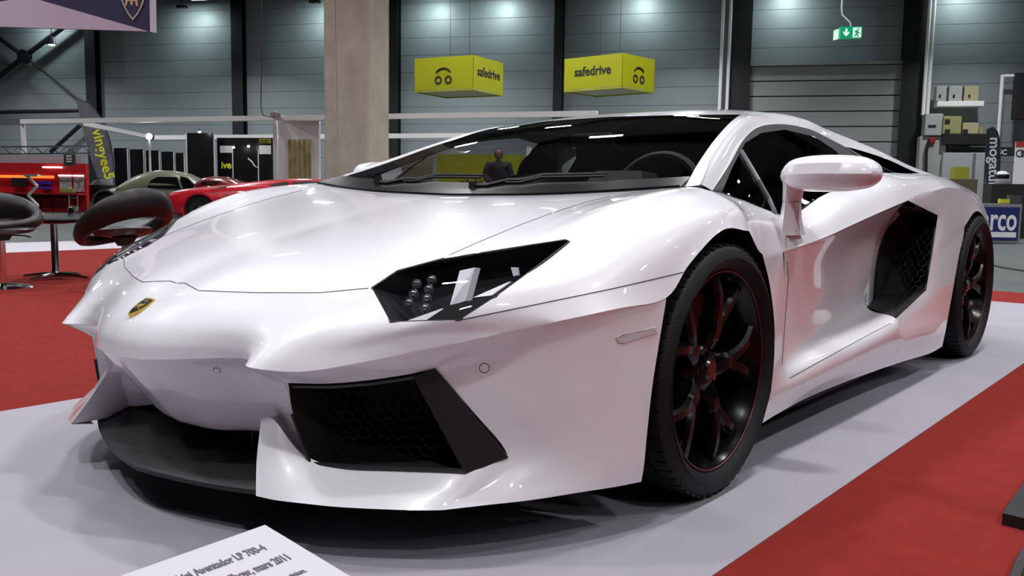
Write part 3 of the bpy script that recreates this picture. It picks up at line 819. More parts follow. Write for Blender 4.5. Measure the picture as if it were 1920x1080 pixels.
# ---- central lower opening: dark duct, splitter
mb = MB(); secs = []
for x in np.linspace(-.465, .465, 15):
    ax = abs(x); fy = -1.047+.10*ax+.40*ax**2; zb = .100+.03*max(0, ax-.3)
    secs.append([(x, fy, zb+.010), (x, fy+.012, zb+.018), (x, -.90+.02*ax, zb+.030), (x, -.80, .16), (x, -.80, .10), (x, fy+.03, zb-.006), (x, fy+.004, zb-.002)])
mb.loft(secs); cpart(mb.build('front_splitter', BLACKM, smooth=True, angle=30))
mb = MB(); secs = []
for x in np.linspace(-.42, .42, 9): secs.append([(x, -.885, .118), (x, -.70, .135), (x, -.69, .24), (x, -.84, .215)])
mb2 = MB(); mb2.loft([[(s_[0][0], -.70, .12), (s_[0][0], -.70, .30)] for s_ in secs], cap=False, closed=False); cpart(mb2.build('intake_backing', VOID))
for x in (-.17, .17):
    mb = MB(); mb.box((x-.004, -.84, .11), (x+.004, -.74, .20)); cpart(mb.build('duct_vane', BLACKM))

# ---- side intakes
def s4(i): return tuple(G4[0, i])
ring = [tuple(p) for p in G2i[1, ::3]] 
outer = [tuple(G4[0, j]) for j in (5, 8, 12, 15, 18, 21, 24)]
ringS = [tuple(np.array(p)) for p in ([tuple(G2l[-1, NS-2])]+outer+[tuple(p) for p in G2l[-1, NS:4*NS+1:3][::-1]])]
both(recess(ringS, (-.08, .24, .0), .9, 'side_intake_duct'))
both(hexmesh((.83,1.85,.70),(.958,1.985,.69),(.966,1.80,.345),(.815,1.66,.325), .017, .0008, 'side_intake_mesh', keep=lambda u, v: u > .35 and u+v > .85))
mb = MB(); mb.tube([tuple(np.array(p)+(-.006, .006, 0)) for p in crom(outer[1:], 3)], .0055, n=6); both(mb.build('side_intake_frame', FINM))
# ---- headlights
def hl_hit(px, py): h, n = hit(px, py); return h, n
ring0 = [hl_hit(*p)[0] for p in HL]
def deep(px, py, d): h, n = hit(px, py); return h + (Vector((-.02, 1, -.15)).normalized())*d
cen = sum(ring0, Vector())/len(ring0)
lens_l = panel('headlight_lens', ['headlight_lens'], GLASS_HL, 0); lens_r = panel('headlight_lens', ['headlight_lens'], GLASS_HL, 1)
r1 = [cen+(p-cen)*.88+Vector((-.03, .085, -.03)) for p in ring0]
LAMPD = mat('headlight_dark_housing', (.010, .010, .012), rough=.55, spec=.3)
mb = MB(); mb.loft([ring0, r1], cap=False); mb.bm.faces.new([mb.bm.verts.new(p) for p in r1]); house = mb.build('headlight', LAMPD)
def plate(pxs, d, th, name, m, smooth=False):
    a = [deep(x, y, d) for x, y in pxs]; b = [deep(x, y, d+th) for x, y in pxs]
    q = MB(); q.loft([a, b]); return sub(q.build(name, m), house)
LENSM = mat('led_projector_glass', (.45, .45, .50), rough=.2, metal=.8, coat=1)
for (x, y) in ((763,530),(757,549),(748,566),(792,522),(786,540),(782,558),(778,576)):
    q = MB(); c = deep(x, y, .030); q.lathe([(0, .009), (.0045, .008), (.007, .0045), (.008, 0)], n=16, M=frame_matrix(c, (.8, .6, 0), (0, .1, 1)))
    q.lathe([(.0082, .001), (.0105, .003), (.0105, -.006)], n=16, M=frame_matrix(c, (.8, .6, 0), (0, .1, 1))); sub(q.build('led_projector', LENSM, smooth=True), house)
plate([(852,506),(880,500),(862,563),(832,573)], .018, .02, 'reflector_fin', GREYL)
plate([(752,602),(820,578),(830,578),(790,601)], .012, .006, 'light_strip', LAMPW)
plate([(880,557),(946,528),(952,527),(915,553)], .012, .006, 'light_strip', LAMPW)
plate([(950,500),(962,500),(964,515),(955,517)], .014, .006, 'side_reflector', GREYL)
plate([(792,602),(838,572),(930,552),(862,598)], .006, .01, 'lower_bezel', VOID)
mb = MB(); mb.tube([p for p in ring0]+[ring0[0]], .0022, n=5); sub(mb.build('lamp_gasket', RUBBER), house)
both(house)
# ---- bonnet badge
h, n = hit(281, 581); h = Vector((0, h.y, h.z)); n = Vector((0, n.y, n.z)).normalized(); up = Vector((1, 0, 0)).cross(n); up = -up if up.z < 0 else up
n = Vector((0, -.50, .866)); up = Vector((0, .866, .50)); MBD = frame_matrix(h+n*.002, (1, 0, 0), up) @ Matrix.Diagonal((.72, .86, .8, 1))
shield = [(-.030,.036),(0,.039),(.030,.036),(.031,.012),(.025,-.012),(.013,-.030),(0,-.039),(-.013,-.030),(-.025,-.012),(-.031,.012)]
mb = MB(); mb.prism(shield, 2, -.008, .005, M=MBD); emb = cpart(mb.build('bonnet_emblem', GOLD, smooth=False)); emb['label'] = 'small gold and black shield badge'
mb = MB(); mb.prism([(x*.84, y*.84) for x, y in shield], 2, .0045, .0062, M=MBD); sub(mb.build('badge_field', BLACKG), emb)
bull = [(-.018,-.004),(-.012,.006),(-.002,.010),(.008,.008),(.014,.013),(.020,.010),(.018,.002),(.012,-.002),(.013,-.012),(.008,-.014),(.005,-.005),(-.004,-.004),(-.007,-.015),(-.012,-.014),(-.011,-.005),(-.019,.0)]
mb = MB(); mb.prism(bull, 2, .006, .0078, M=MBD); mb.prism([(-.014,.020),(.014,.020),(.014,.024),(-.014,.024)], 2, .006, .0075, M=MBD); sub(mb.build('badge_figure', GOLD), emb)
# ---- parking sensors
SENS = mat('sensor_ring', (.10, .10, .11), rough=.5)
for (x, y, r) in ((407, 694, .0085), (908, 690, .0105)):
    h, n = hit(x, y); MS = frame_matrix(h, Vector((1, 0, 0)).cross(n).cross(n) if abs(n.x) < .9 else (0, 1, 0), Vector((0, 0, 1)))
    q = n.to_track_quat('Z', 'Y').to_matrix().to_4x4(); MS = Matrix.Translation(h) @ q
    mb = MB(); mb.lathe([(0, .0015), (r*.86, .0015), (r*.9, .0005), (r*.9, -.003)], n=28, M=MS); d = mb.build('parking_sensor', WHITE, smooth=True)
    mb = MB(); mb.lathe([(r*.9, .0008), (r*1.06, .0008), (r*1.06, -.002), (r*.9, -.002)], n=28, close=True, M=MS); sub(mb.build('sensor_gap', SENS), d)
    mb = MB(); mb.lathe([(r*1.10, .0004), (r*1.75, .0010), (r*1.85, -.0005), (r*1.10, -.0008)], n=28, close=True, M=MS); sub(mb.build('sensor_bezel', WHITE, smooth=True), d)
    both(d)
# side marker slot in the bumper cheek
pts = [hit(*p) for p in ((1150,633),(1165,626),(1233,612),(1236,624),(1168,645),(1154,644))]
mb = MB(); mb.loft([[h+n*.0025-(h-sum((p[0] for p in pts), Vector())/6)*.12 for h, n in pts], [h-n*.003 for h, n in pts]]); both(mb.build('side_marker', mat('marker_plastic', (.55, .50, .53), rough=.2, coat=1), smooth=False))
# ---- door mirrors
mb = MB(); secs = []
MS_ = [(.918,.455,.824,.004,.004,.02),(.926,.452,.826,.026,.022,.05),(.95,.450,.829,.044,.040,.085),(.99,.450,.831,.053,.048,.10),(1.05,.455,.832,.055,.050,.105),(1.11,.462,.832,.053,.046,.10),(1.15,.470,.832,.045,.038,.085),(1.178,.478,.833,.026,.022,.06),(1.19,.483,.833,.006,.006,.025)]
for (x, y, z, up_, dn, dep) in crom(MS_, 4):
    secs.append([(x, y-dep*.45, z), (x, y-dep*.36, z+up_*.55), (x, y-dep*.12, z+up_*.92), (x, y+dep*.25, z+up_), (x, y+dep*.55, z+up_*.95), (x, y+dep*.58, z), (x, y+dep*.55, z-dn*.95), (x, y+dep*.2, z-dn), (x, y-dep*.18, z-dn*.80), (x, y-dep*.38, z-dn*.38)])
mb.loft(secs); mir = mb.build('door_mirror', WHITE, smooth=True, angle=33)
mb = MB(); secs = []
for (z, y0, y1, x0, x1) in ((.655,.435,.545,.905,.965),(.70,.440,.535,.915,.957),(.75,.440,.528,.922,.955),(.80,.430,.525,.925,.965),(.825,.42,.52,.925,.985)):
    secs.append([(x0, y0+.02, z), ((x0+x1)/2, y0, z), (x1, y0+.02, z), (x1, y1-.01, z), ((x0+x1)/2, y1, z), (x0, y1-.01, z)])
mb.loft(secs); sub(mb.build('mirror_stalk', WHITE, smooth=True, angle=50), mir)
mb = MB(); mb.prism([(.95,.793),(1.15,.797),(1.172,.833),(1.14,.868),(.96,.866),(.94,.83)], 1, .507, .512); sub(mb.build('mirror_glass', CHROME), mir)
mb = MB(); zz = .752; mb.loft([[(.9215+dx*1.02, .44+dy, zz) for dx, dy in ((0, .02), (.0165, -.001), (.034, .02), (.034, .078), (.0165, .089), (0, .078))], [(.9215+dx*1.02, .44+dy, zz+.0018) for dx, dy in ((0, .02), (.0165, -.001), (.034, .02), (.034, .078), (.0165, .089), (0, .078))]]); sub(mb.build('stalk_joint', SENS), mir)
cpart(mir)
mirR = cpart(mirror_verts(mir)); MF = Matrix.Translation((-.94, .49, 0)) @ Matrix.Rotation(math.radians(-78), 4, 'Z') @ Matrix.Translation((.94, -.49, 0))
mirR.data.transform(MF)
for ch in list(mir.children):
    d = mirror_verts(ch); d.parent = mirR
    if 'stalk' not in d.name: d.data.transform(MF)
# ---- side window dividing bar, seal edges
mb = MB(); bar = [hit(*p)[0]+Vector((.004, 0, .002)) for p in ((1388,285),(1400,305),(1420,340),(1440,375),(1451,400))]
mb.tube(bar, .0075, n=6); both(mb.build('window_bar', mat('grey_window_trim', (.10, .10, .11), rough=.3, coat=.4)))
for k in range(2):
    y = 1.74+.13*k; q0 = Vector((.628+.03*k, y, .968-.028*k)); q1 = Vector((.79, y+.10, .868)); mb = MB()
    mb.loft([[q0, q1, q1+Vector((-.02, .03, 0)), q0+Vector((-.02, .03, 0))], [q0+Vector((0, .006, .0)), q1+Vector((0, .006, 0)), q1+Vector((-.02, .036, 0)), q0+Vector((-.02, .036, 0))]]); both(mb.build('scoop_slat', mat('grey_scoop_slat', (.10, .10, .11), rough=.4)))
# ---- windscreen base: cowl, wipers, vents
mb = MB(); base = G3[0, :2*NS+1]; b2 = G3[2, :2*NS+1]
A_ = [Vector(p)+Vector((0, -.03, .004)) for p in base]; B_ = [Vector(p)+Vector((0, 0, .006)) for p in b2]
L_ = A_[::-1][:-1]; full_a = [Vector((-p.x, p.y, p.z)) for p in A_[::-1]][:-1]+A_; full_b = [Vector((-p.x, p.y, p.z)) for p in B_[::-1]][:-1]+B_
mb.loft([[a, b, b-Vector((0, 0, .012)), a-Vector((0, 0, .012))] for a, b in zip(full_a, full_b)]); cpart(mb.build('cowl_panel', BLACKG, smooth=True))
def on_ws(u, v, lift):   # u: -1..1 lateral, v: row
    j = min(2*NS, abs(u)*2*NS); j0 = int(j); f_ = j-j0; p = G3[v, j0]*(1-f_)+G3[v, min(2*NS, j0+1)]*f_
    return Vector((math.copysign(p[0], u), p[1], p[2]+lift))
for pv, tip, rows in ((.05, .62, (0, 2, 3)), (-.55, .02, (0, 2, 3))):
    mb = MB(); pts = [on_ws(pv+(tip-pv)*t, int(round(1+2*math.sin(math.pi*t*.6))), .014) for t in np.linspace(0, 1, 9)]
    mb.tube(pts, [.009, .008, .007, .007, .006, .006, .005, .005, .004], n=6); mb.cyl(pts[0]-Vector((0, 0, .02)), pts[0]+Vector((0, 0, .012)), .016, n=14)
    w_ = mb.build('wiper', BLACKM, smooth=True); cpart(w_)
    mb = MB(); mb.tube([p+Vector((0, -.012, -.008)) for p in pts[2:]], .0045, n=5); sub(mb.build('wiper_blade', RUBBER), w_)
mb = MB()
for k in range(6): mb.box((-.70+.03*k, .09-.012*k*.3, .775-.0015*k), (-.682+.03*k, .125-.012*k*.3, .787-.0015*k))
VENT = mb.build('cowl_vent', BLACKM); both(VENT)
# ---- cabin: tub, dashboard, wheel, seats
mb = MB(); mb.box((-.80, .15, .15), (.80, 1.75, .17)); mb.box((-.57, 1.50, .17), (.57, 1.56, .985)); mb.box((-.66, .12, .17), (.66, .16, .70))
for s in (1, -1): mb.box((s*.80-.01, .25, .17), (s*.80+.01, 1.60, .70))
cpart(mb.build('cabin_tub', CABIN))
mb = MB(); secs = []
for x in np.linspace(-.74, .74, 9):
    k = 1-.15*(x/.74)**2
    secs.append([(x, .12, .735), (x, .30, .775*k+.02), (x, .50, .80*k), (x, .56, .77*k), (x, .56, .55), (x, .12, .50)])
mb.loft(secs); cpart(mb.build('dashboard', CABIN, smooth=True))
mb = MB(); mb.loft([[(.26, .40, .80), (.48, .40, .80), (.48, .52, .78), (.26, .52, .78)], [(.28, .43, .842), (.46, .43, .842), (.46, .52, .835), (.28, .52, .835)]]); cpart(mb.build('instrument_hood', CABIN))
mb = MB(); Msw = frame_matrix((.37, .66, .74), (1, 0, 0), (0, .35, 1)); tor = [(.175*math.cos(t), .175*math.sin(t), 0) for t in np.linspace(0, 2*math.pi, 33)]
mb.tube(tor, .015, n=8, cap=False, M=Msw); mb.box((-.17, -.02, -.012), (.17, .02, .008), M=Msw); mb.box((-.02, -.17, -.012), (.02, 0, .008), M=Msw); mb.lathe([(0, .02), (.05, .015), (.06, -.02)], n=20, M=Msw)
cpart(mb.build('steering_wheel', BLACKM, smooth=True))
def seat(cx):
    mb = MB(); secs = []
    for (y, z, w_, d) in ((1.05, .28, .24, .10), (1.20, .42, .25, .10), (1.30, .60, .25, .09), (1.36, .76, .22, .08), (1.40, .86, .16, .07), (1.43, .95, .12, .06), (1.44, .985, .08, .03)):
        secs.append([(cx-w_, y-.02, z), (cx-w_*.6, y-d*.2, z), (cx, y+d*.1, z), (cx+w_*.6, y-d*.2, z), (cx+w_, y-.02, z), (cx+w_, y+d, z), (cx-w_, y+d, z)])
    mb.loft(secs); s_ = cpart(mb.build('seat', CABIN, smooth=True, angle=50))
    mb = MB(); mb.box((cx-.25, .62, .20), (cx+.25, 1.15, .36), bevel=.05); sub(mb.build('seat_cushion', CABIN, smooth=True), s_)
for cx in (.37, -.37): seat(cx)
mb = MB(); mb.box((-.10, .50, .17), (.10, 1.5, .52), bevel=.03); cpart(mb.build('centre_console', CABIN))
mb = MB(); h = on_ws(0, 3*NS, -.03); mb.box((-.10, h.y+.02, h.z-.055), (.10, h.y+.045, h.z-.005), bevel=.01); cpart(mb.build('rear_view_mirror', BLACKM))
# =================================================================== things standing around the hall
FH = Vector((math.sin(YAW), math.cos(YAW), 0)); RH = Vector((_r0[0], _r0[1], 0))
class Loc:
    """local frame facing the camera at a given depth: metres from pixels"""
    def __init__(s, px, D, yaw=0.):
        s.D = D; s.k = D/FPX; P = Vector(PD(px, 358, D)); s.o = Vector((P.x, P.y, 0)); s.px = px
        c, n = math.cos(yaw), math.sin(yaw); s.x = RH*c-FH*n; s.y = FH*c+RH*n
        s.M = Matrix(((s.x.x, s.y.x, 0, s.o.x), (s.x.y, s.y.y, 0, s.o.y), (0, 0, 1, 0), (0, 0, 0, 1)))
    def X(s, px): return (px-s.px)*s.k
    def Z(s, py): return float(PD(s.px, py, s.D)[2])
def lbox(name, px0, px1, py0, py1, D, depth, m, label=None, cat=None, group=None, bevel=0., ground=False, yaw=.226):
    L = Loc((px0+px1)/2, D, yaw); z0 = 0. if ground else L.Z(py1); w = (px1-px0)*L.k/2
    b = MB(); b.box((-w, 0, z0), (w, depth, L.Z(py0)), bevel=bevel)
    o = b.build(name, m); o.matrix_world = L.M
    tag(o, label, cat, group); return o, L
def kid(o, parent):          # attach a world-placed mesh to a parent object without moving it
    o.parent = parent; o.matrix_parent_inverse = parent.matrix_basis.inverted() if parent.type == 'MESH' else Matrix.Translation(-parent.location); return o
WHITEP = mat('white_stand_panel', (.80, .79, .80), rough=.5)
ALU = mat('white_aluminium_profile', (.85, .85, .85), rough=.45)
BLACKP = mat('black_stand_panel', (.006, .006, .008), rough=.35)
YEL = mat('yellow_green_sign', (.33, .345, .0), rough=.55)
INK = mat('black_lettering', (.012, .012, .012), rough=.6)
YINK = mat('yellow_lettering', (.95, .95, .05), rough=.6)
WINK = mat('white_lettering', (.75, .75, .75), rough=.6)
REDP = mat('red_workshop_paint', (.62, .02, .03), rough=.35)
PINK = mat('lilac_banner_print', (.46, .35, .43), rough=.7)
NAVY = mat('navy_banner_print', (.018, .012, .055), rough=.6)
TIMBER = mat('slatted_yellow_window', (.32, .27, .10), rough=.6, noise=.5, nscale=3.)
CONCP = mat('concrete_pillar', (.44, .37, .30), rough=.8, noise=.12, nscale=2.5, bump=.2, bscale=20)
# ---- concrete pillar
L = Loc(649, 17., 0.3); b = MB(); w = 46*L.k
b.box((-w, 0, -.012), (w, 2*w, 9.4), bevel=.05); p = b.build('concrete_pillar', CONCP, smooth=False); p.matrix_world = L.M
tag(p, 'tall pale concrete pillar behind the windshield of the white car', 'pillar')
b = MB(); b.tube([(L.X(630), -.01, 9.3), (L.X(628), -.012, 4.0), (L.X(631), -.012, 2.0), (L.X(636), -.012, .3)], .006, n=5); o = b.build('pillar_cable', mat('pale_cable', (.5, .45, .38), rough=.6)); o.matrix_world = L.M; o.parent = None
tag(o, 'thin pale cable running down the face of the concrete pillar', 'cable')
# ---- yellow hanging cubes with lettering
def cube(px_l, px_c, px_r, py, D, word_left, label):
    """corner of the cube at px_c points towards us"""
    C0 = Vector(PD(px_c, py[0], D)); top = C0.z; bot = float(PD(px_c, py[1], D)[2])
    S = 1.75
    def dirn(px, far):   # horizontal direction from corner so that the edge ends at px
        best = None
        for a in np.linspace(0, 2*math.pi, 1440):
            d = Vector((math.cos(a), math.sin(a), 0)); q = C0+d*S; pr = proj(np.array(q))
            if (q-C0).dot(FH) > 0.1:
                e = abs(pr[0]-px)
                if best is None or e < best[0]: best = (e, d)
        return best[1]
    d1 = dirn(px_l, 0); d2 = Vector((d1.y, -d1.x, 0))
    d2 = d2 if d2.dot(RH) > 0 else -d2
    S2 = None
    for s_ in np.linspace(.5, 3, 500):
        if proj(np.array(C0+d2*s_))[0] >= px_r: S2 = float(s_); break
    S2 = S2 or 1.75
    root = empty('hanging_sign', (C0.x, C0.y, bot), 0, label, 'sign', 'yellow hanging cube signs')
    h = top-bot
    def face(o_, d, ln, name, n):
        b = MB(); A = o_; t = n*.015
        b.loft([[A, A+d*ln, A+d*ln+HZ*h, A+HZ*h], [A+t, A+d*ln+t, A+d*ln+HZ*h+t, A+HZ*h+t]]); return kid(b.build(name, YEL), root)
    O = Vector((C0.x, C0.y, bot))
    face(O, d1, S, 'side_panel', d2); face(O, d2, S2, 'side_panel', d1); face(O+d1*S, d2, S2, 'side_panel', -d1); face(O+d2*S2, d1, S, 'side_panel', -d2)
    b = MB(); b.loft([[O+HZ*.03, O+d1*S+HZ*.03, O+d1*S+d2*S2+HZ*.03, O+d2*S2+HZ*.03], [O+HZ*.05, O+d1*S+HZ*.05, O+d1*S+d2*S2+HZ*.05, O+d2*S2+HZ*.05]]); kid(b.build('bottom_panel', mat('pale_sign_base', (.50, .50, .36), rough=.7)), root)
    for q in (O+d1*.3+d2*.3, O+d1*(S-.3)+d2*(S2-.3)):
        b = MB(); b.cyl(q+HZ*h*.9, Vector((q.x, q.y, 9.4)), .006, n=5); kid(b.build('suspension_wire', STEEL), root)
    def word(o_, xd, n):
        T = text_obj('lettering', 'safedrive', h*.38, INK, None, frame_matrix(o_+n*.004, xd, HZ), extrude=.003, align='CENTER', bold=.006); kid(T, root)
    def logo(o_, xd, n):
        MM = frame_matrix(o_+n*.004, xd, HZ); b = MB(); R = h*.13
        for sx in (-1, 1):
            prof = [(R*.95, 0), (R*.95, .006), (R*.55, .006), (R*.55, 0)]
            b.lathe(prof, n=20, close=True, M=MM @ Matrix.Translation((sx*R*1.35, -h*.12, 0)))
        b.tube([(R*2.0*math.cos(a), h*.05+R*1.3*math.sin(a), .004) for a in np.linspace(math.radians(20), math.radians(160), 11)], R*.20, n=5, M=MM)
        kid(b.build('face_logo', INK), root)
    n1 = -d2; n2 = -d1
    x1 = -d1 if (-d1).dot(RH) > 0 else d1; x2 = d2
    m1 = O+d1*S*.5+HZ*h*.45; m2 = O+d2*S2*.5+HZ*h*.45
    if word_left: word(m1, x1, n1); logo(m2, x2, n2)
    else: logo(m1, x1, n1); word(m2+HZ*h*.0, x2, n2)
    return root
cube(777, 888, 944, (103, 168), 22., False, 'yellow hanging cube sign with the face logo on its wide side')
cube(1058, 1168, 1228, (99, 164), 21., True, 'yellow hanging cube sign with safedrive on its wide side')
# ---- white stand frames
def beam(name, a, b_, r, label, m=ALU, cat='frame'):
    a = Vector(a); b_ = Vector(b_); d = (b_-a); q = MB(); x = d.normalized(); up = HZ if abs(x.z) < .9 else RH; y = x.cross(up).normalized(); z = y.cross(x)
    q.loft([[p+y*r*sy+z*r*sz for sy, sz in ((-1, -1), (1, -1), (1, 1), (-1, 1))] for p in (a, b_)]); return tag(q.build(name, m), label, cat)
def postdown(px, py, D): P = Vector(PD(px, py, D)); return P, Vector((P.x, P.y, -.012))
beam('stand_rail', PD(41, 228, 25.2), PD(1120, 213, 19.7), .062, 'upper white stand rail running behind the hanging cubes to the concrete pillar')
beam('stand_rail', PD(285, 258, 31.5), PD(1040, 253, 27.5), .075, 'lower white stand rail across the black booth')
beam('stand_rail', PD(152, 231, 24.6), PD(285, 258, 31.5), .062, 'short white stand rail slanting back from the feather flag')
for px, py, D, lab in ((43, 228, 25.2, 'white stand post left of the red workshop shelves'), (516, 222, 22.6, 'white stand post at the corner of the white partition'), (1100, 214, 19.8, 'white stand post behind the windshield of the white car')):
    a, c = postdown(px, py, D); beam('stand_post', a, c, .05, lab, cat='post')
# ---- white partition with slatted yellow window
o, L = lbox('white_partition', 520, 602, 228, 0, 22.4, .08, WHITEP, 'white stand partition with a slatted window beside the pillar', 'partition', ground=True)
for k in range(5):
    x0 = L.X(541+k*9.8); b = MB(); b.box((x0, -.03, L.Z(335)), (x0+6.2*L.k, -.002, L.Z(262))); q = b.build('window_slat', TIMBER); q.matrix_world = L.M; q.parent = o; q.matrix_parent_inverse = L.M.inverted()
# hanging black cable and dish on the post
b = MB(); b.tube([PD(490, -40, 22.), PD(491, 100, 22.), PD(489, 200, 22.), PD(493, 216, 22.), PD(505, 219, 22.), PD(515, 219, 22.)], .013, n=5); tag(b.build('hanging_cable', INK), 'black cable hanging from the roof to the white partition corner', 'cable')
b = MB(); c = Vector(PD(517, 213, 22.3)); b.lathe([(0, 0), (.10, .02), (.14, .06)], n=16, M=frame_matrix(c, RH, HZ*.6-FH*.8)); b.cyl(c, c-HZ*.2, .02, n=6); tag(b.build('small_antenna', ALU, smooth=True), 'small white dish on top of the stand post', 'antenna')
# ---- black booth with yellow lettering
o, L = lbox('black_booth', 350, 402, 250, 0, 27., .1, BLACKP, 'black stand panel with a white edge, left part of the black booth', 'booth panel', ground=True)
o2, L2 = lbox('black_booth', 403, 516, 259, 0, 27., .1, BLACKP, 'black stand panel with the small yellow ive lettering', 'booth panel', ground=True)
T = text_obj('lettering', 'ive', .30, YINK, None, L2.M @ frame_matrix((L2.X(411), -.006, L2.Z(316)), (1, 0, 0), (0, 0, 1)), bold=.008); T.parent = o2; T.matrix_parent_inverse = L2.M.inverted()
for (x0, x1, y0, y1, m, n) in ((410, 436, 274, 287, WHITEP, 'white_screen'), (491, 514, 273, 289, WHITEP, 'white_screen'), (491, 514, 261, 269, YEL, 'yellow_header')):
    b = MB(); b.box((L2.X(x0), -.03, L2.Z(y1)), (L2.X(x1), -.002, L2.Z(y0))); q = b.build(n, m); q.matrix_world = L2.M; q.parent = o2; q.matrix_parent_inverse = L2.M.inverted()
T = text_obj('lettering', 'DUST', .12, INK, None, L2.M @ frame_matrix((L2.X(492.5), -.034, L2.Z(268.3)), (1, 0, 0), (0, 0, 1)), bold=.006); T.parent = o2; T.matrix_parent_inverse = L2.M.inverted()
for px, lab in ((349, 'thin white edge post at the left of the black booth'), (401, 'thin white edge post between the two black booth panels'), (436, 'thin white post inside the black booth'), (484, 'thin white post with a curved handle in the black booth')):
    a = Vector(PD(px, 250 if px < 410 else 280, 26.3)); beam('edge_post', a, (a.x, a.y, 0), .012, lab, cat='post')
b = MB(); b.tube([PD(465, 297, 26.6), PD(472, 303, 26.6), PD(478, 312, 26.6), PD(484, 314, 26.7)], .018, n=6); tag(b.build('curved_handle', ALU), 'small curved white handle on the black booth post', 'handle')
BULB = emit_mat('bulb_glow', (1, 1, .97), 30.)
def spot(px, py, D, r, label, group=None):
    b = MB(); P = Vector(PD(px, py, D)); b.lathe([(0, -r), (r*.7, -r*.7), (r, 0), (r*.7, r*.7), (0, r)], n=12, M=Matrix.Translation(P)); e = empty('spot_lamp', P, 0, label, 'lamp', group)
    q = kid(b.build('bulb', BULB, smooth=True), e); b = MB(); b.cyl(P+HZ*r*.4, P+HZ*r*2.2, r*1.1, r*.6, n=12); kid(b.build('lamp_hood', LAMPBODY), e); return e
spot(438, 276, 26.5, .035, 'small lit spot lamp beside the white screen in the black booth'); spot(466, 274, 26.5, .035, 'small lit spot lamp near the curved handle in the black booth')
spot(374, 247, 26.5, .04, 'small lit spot lamp on top of the left black panel')
# work light on a stand
P = Vector(PD(280, 256, 24.)); e = empty('work_light', (P.x, P.y, 0), 0, 'dazzling work light on a thin white pole behind the olive car', 'lamp')
b = MB(); b.cyl((P.x, P.y, -.012), (P.x, P.y, P.z-.06), .03, n=8); kid(b.build('pole', ALU), e)
b = MB(); b.cyl(P-FH*.02, P+FH*.10, .10, n=16); kid(b.build('lamp_head', LAMPBODY), e)
b = MB(); b.lathe([(0, .03), (.05, .02), (.075, 0)], n=16, M=frame_matrix(P-FH*.03, RH, HZ)); kid(b.build('lamp_glass', emit_mat('work_light_glow', (1, 1, 1), 130.), smooth=True), e)
# black low wall panels behind the olive car
xs = [214, 244, 274, 303, 330, 349]
for k in range(5):
    o, L = lbox('black_screen', xs[k], xs[k+1]-1.5, 278+2.2*k, 0, 29., .06, BLACKP, ('tall black screen right beside the feather flag', 'second black screen from the feather flag', 'black screen behind the work light pole', 'fourth black screen from the feather flag', 'black screen next to the black booth')[k], 'screen', 'row of black screens', ground=True)
    b = MB(); b.box((L.X(xs[k+1]-1.6), -.02, 0), (L.X(xs[k+1]), .0, L.Z(279+2.2*k))); q = b.build('edge_strip', ALU); q.matrix_world = L.M; q.parent = o; q.matrix_parent_inverse = L.M.inverted()
# ---- red workshop stand at the far left
o, L = lbox('workshop_wall', -40, 176, 306, 0, 25., .12, REDP, 'red workshop wall unit with lit shelf niches at the far left', 'wall unit', ground=True)
ORG = emit_mat('orange_strip_light', (1., .22, .03), 1.3); WLT = emit_mat('white_strip_light', (1, .93, .95), 1.6)
def on(o, L, x0, x1, y0, y1, d0, d1, m, n, bevel=0.):
    b = MB(); b.box((L.X(x0), -d1, L.Z(y1)), (L.X(x1), -d0, L.Z(y0)), bevel=bevel); q = b.build(n, m); q.matrix_world = L.M; q.parent = o; q.matrix_parent_inverse = L.M.inverted(); return q
for x0, x1 in ((-10, 19), (23, 44), (46, 77), (80, 108)): on(o, L, x0, x1, 329, 334, 0, .06, ORG, 'strip_light')
for x0, x1 in ((120, 146), (151, 172)):
    on(o, L, x0, x1, 327, 330, 0, .06, WLT, 'strip_light'); on(o, L, x0, x1, 331, 358, 0, .02, mat('pegboard_tools', (.42, .42, .45), rough=.5, noise=.5, nscale=9), 'tool_board')
on(o, L, 20, 50, 334, 351, 0, .10, INK, 'dark_monitor'); 
for k in range(2): on(o, L, 79+k, 103, 340+k*9, 345+k*9, 0, .15, mat('blue_parts_bins', (.06, .03, .5), rough=.4), 'blue_bin_row')
on(o, L, 129, 154, 353, 360, .0, .15, mat('green_parts_bins', (.35, .42, .10), rough=.5), 'green_bin_row')
on(o, L, -30, 176, 361, 364, 0, .35, mat('worktop_red', (.42, .03, .04), rough=.3), 'worktop')
CABM = mat('dark_red_cabinet', (.28, .010, .016), rough=.35)
for k, (x0, x1) in enumerate(((-28, 12), (14, 48), (52, 82), (84, 92), (95, 117), (120, 150))): on(o, L, x0, x1, 370, 405, .0, .28, CABM, 'cabinet_door')
for k in range(6): on(o, L, -2, 26, 363+k*4, 364.2+k*4, .28, .31, ALU, 'drawer_pull')
on(o, L, 90, 127, 312, 315, 0, .12, WLT, 'canopy_light')
# lattice truss above the red stand
b = MB(); e = None
a0, a1 = Vector(PD(-40, 276, 24.)), Vector(PD(170, 274, 24.)); dz = HZ*-.19
b.tube([a0, a1], .022, n=6); b.tube([a0+dz, a1+dz], .022, n=6)
n = 14
for k in range(n):
    p = a0+(a1-a0)*(k/n); q = a0+(a1-a0)*((k+1)/n); b.tube([p if k % 2 else p+dz, q+dz if k % 2 else q], .012, n=5)
tag(b.build('lattice_truss', CHROME), 'silver lattice truss above the red workshop wall', 'truss')
o, L = lbox('white_header', -30, 168, 291, 308, 25.2, .1, mat('white_header', (.42, .42, .45), rough=.5), 'white header board between the truss and the red wall', 'header board')
o, L = lbox('hanging_poster', 120, 145, 289, 311, 24.6, .02, mat('grey_poster', (.06, .065, .07), rough=.6), 'small dark grey poster hanging under the truss', 'poster')
for k in range(3): on(o, L, 126, 137, 291.5+k*5, 294.5+k*5, .0, .01, WINK, 'poster_line')
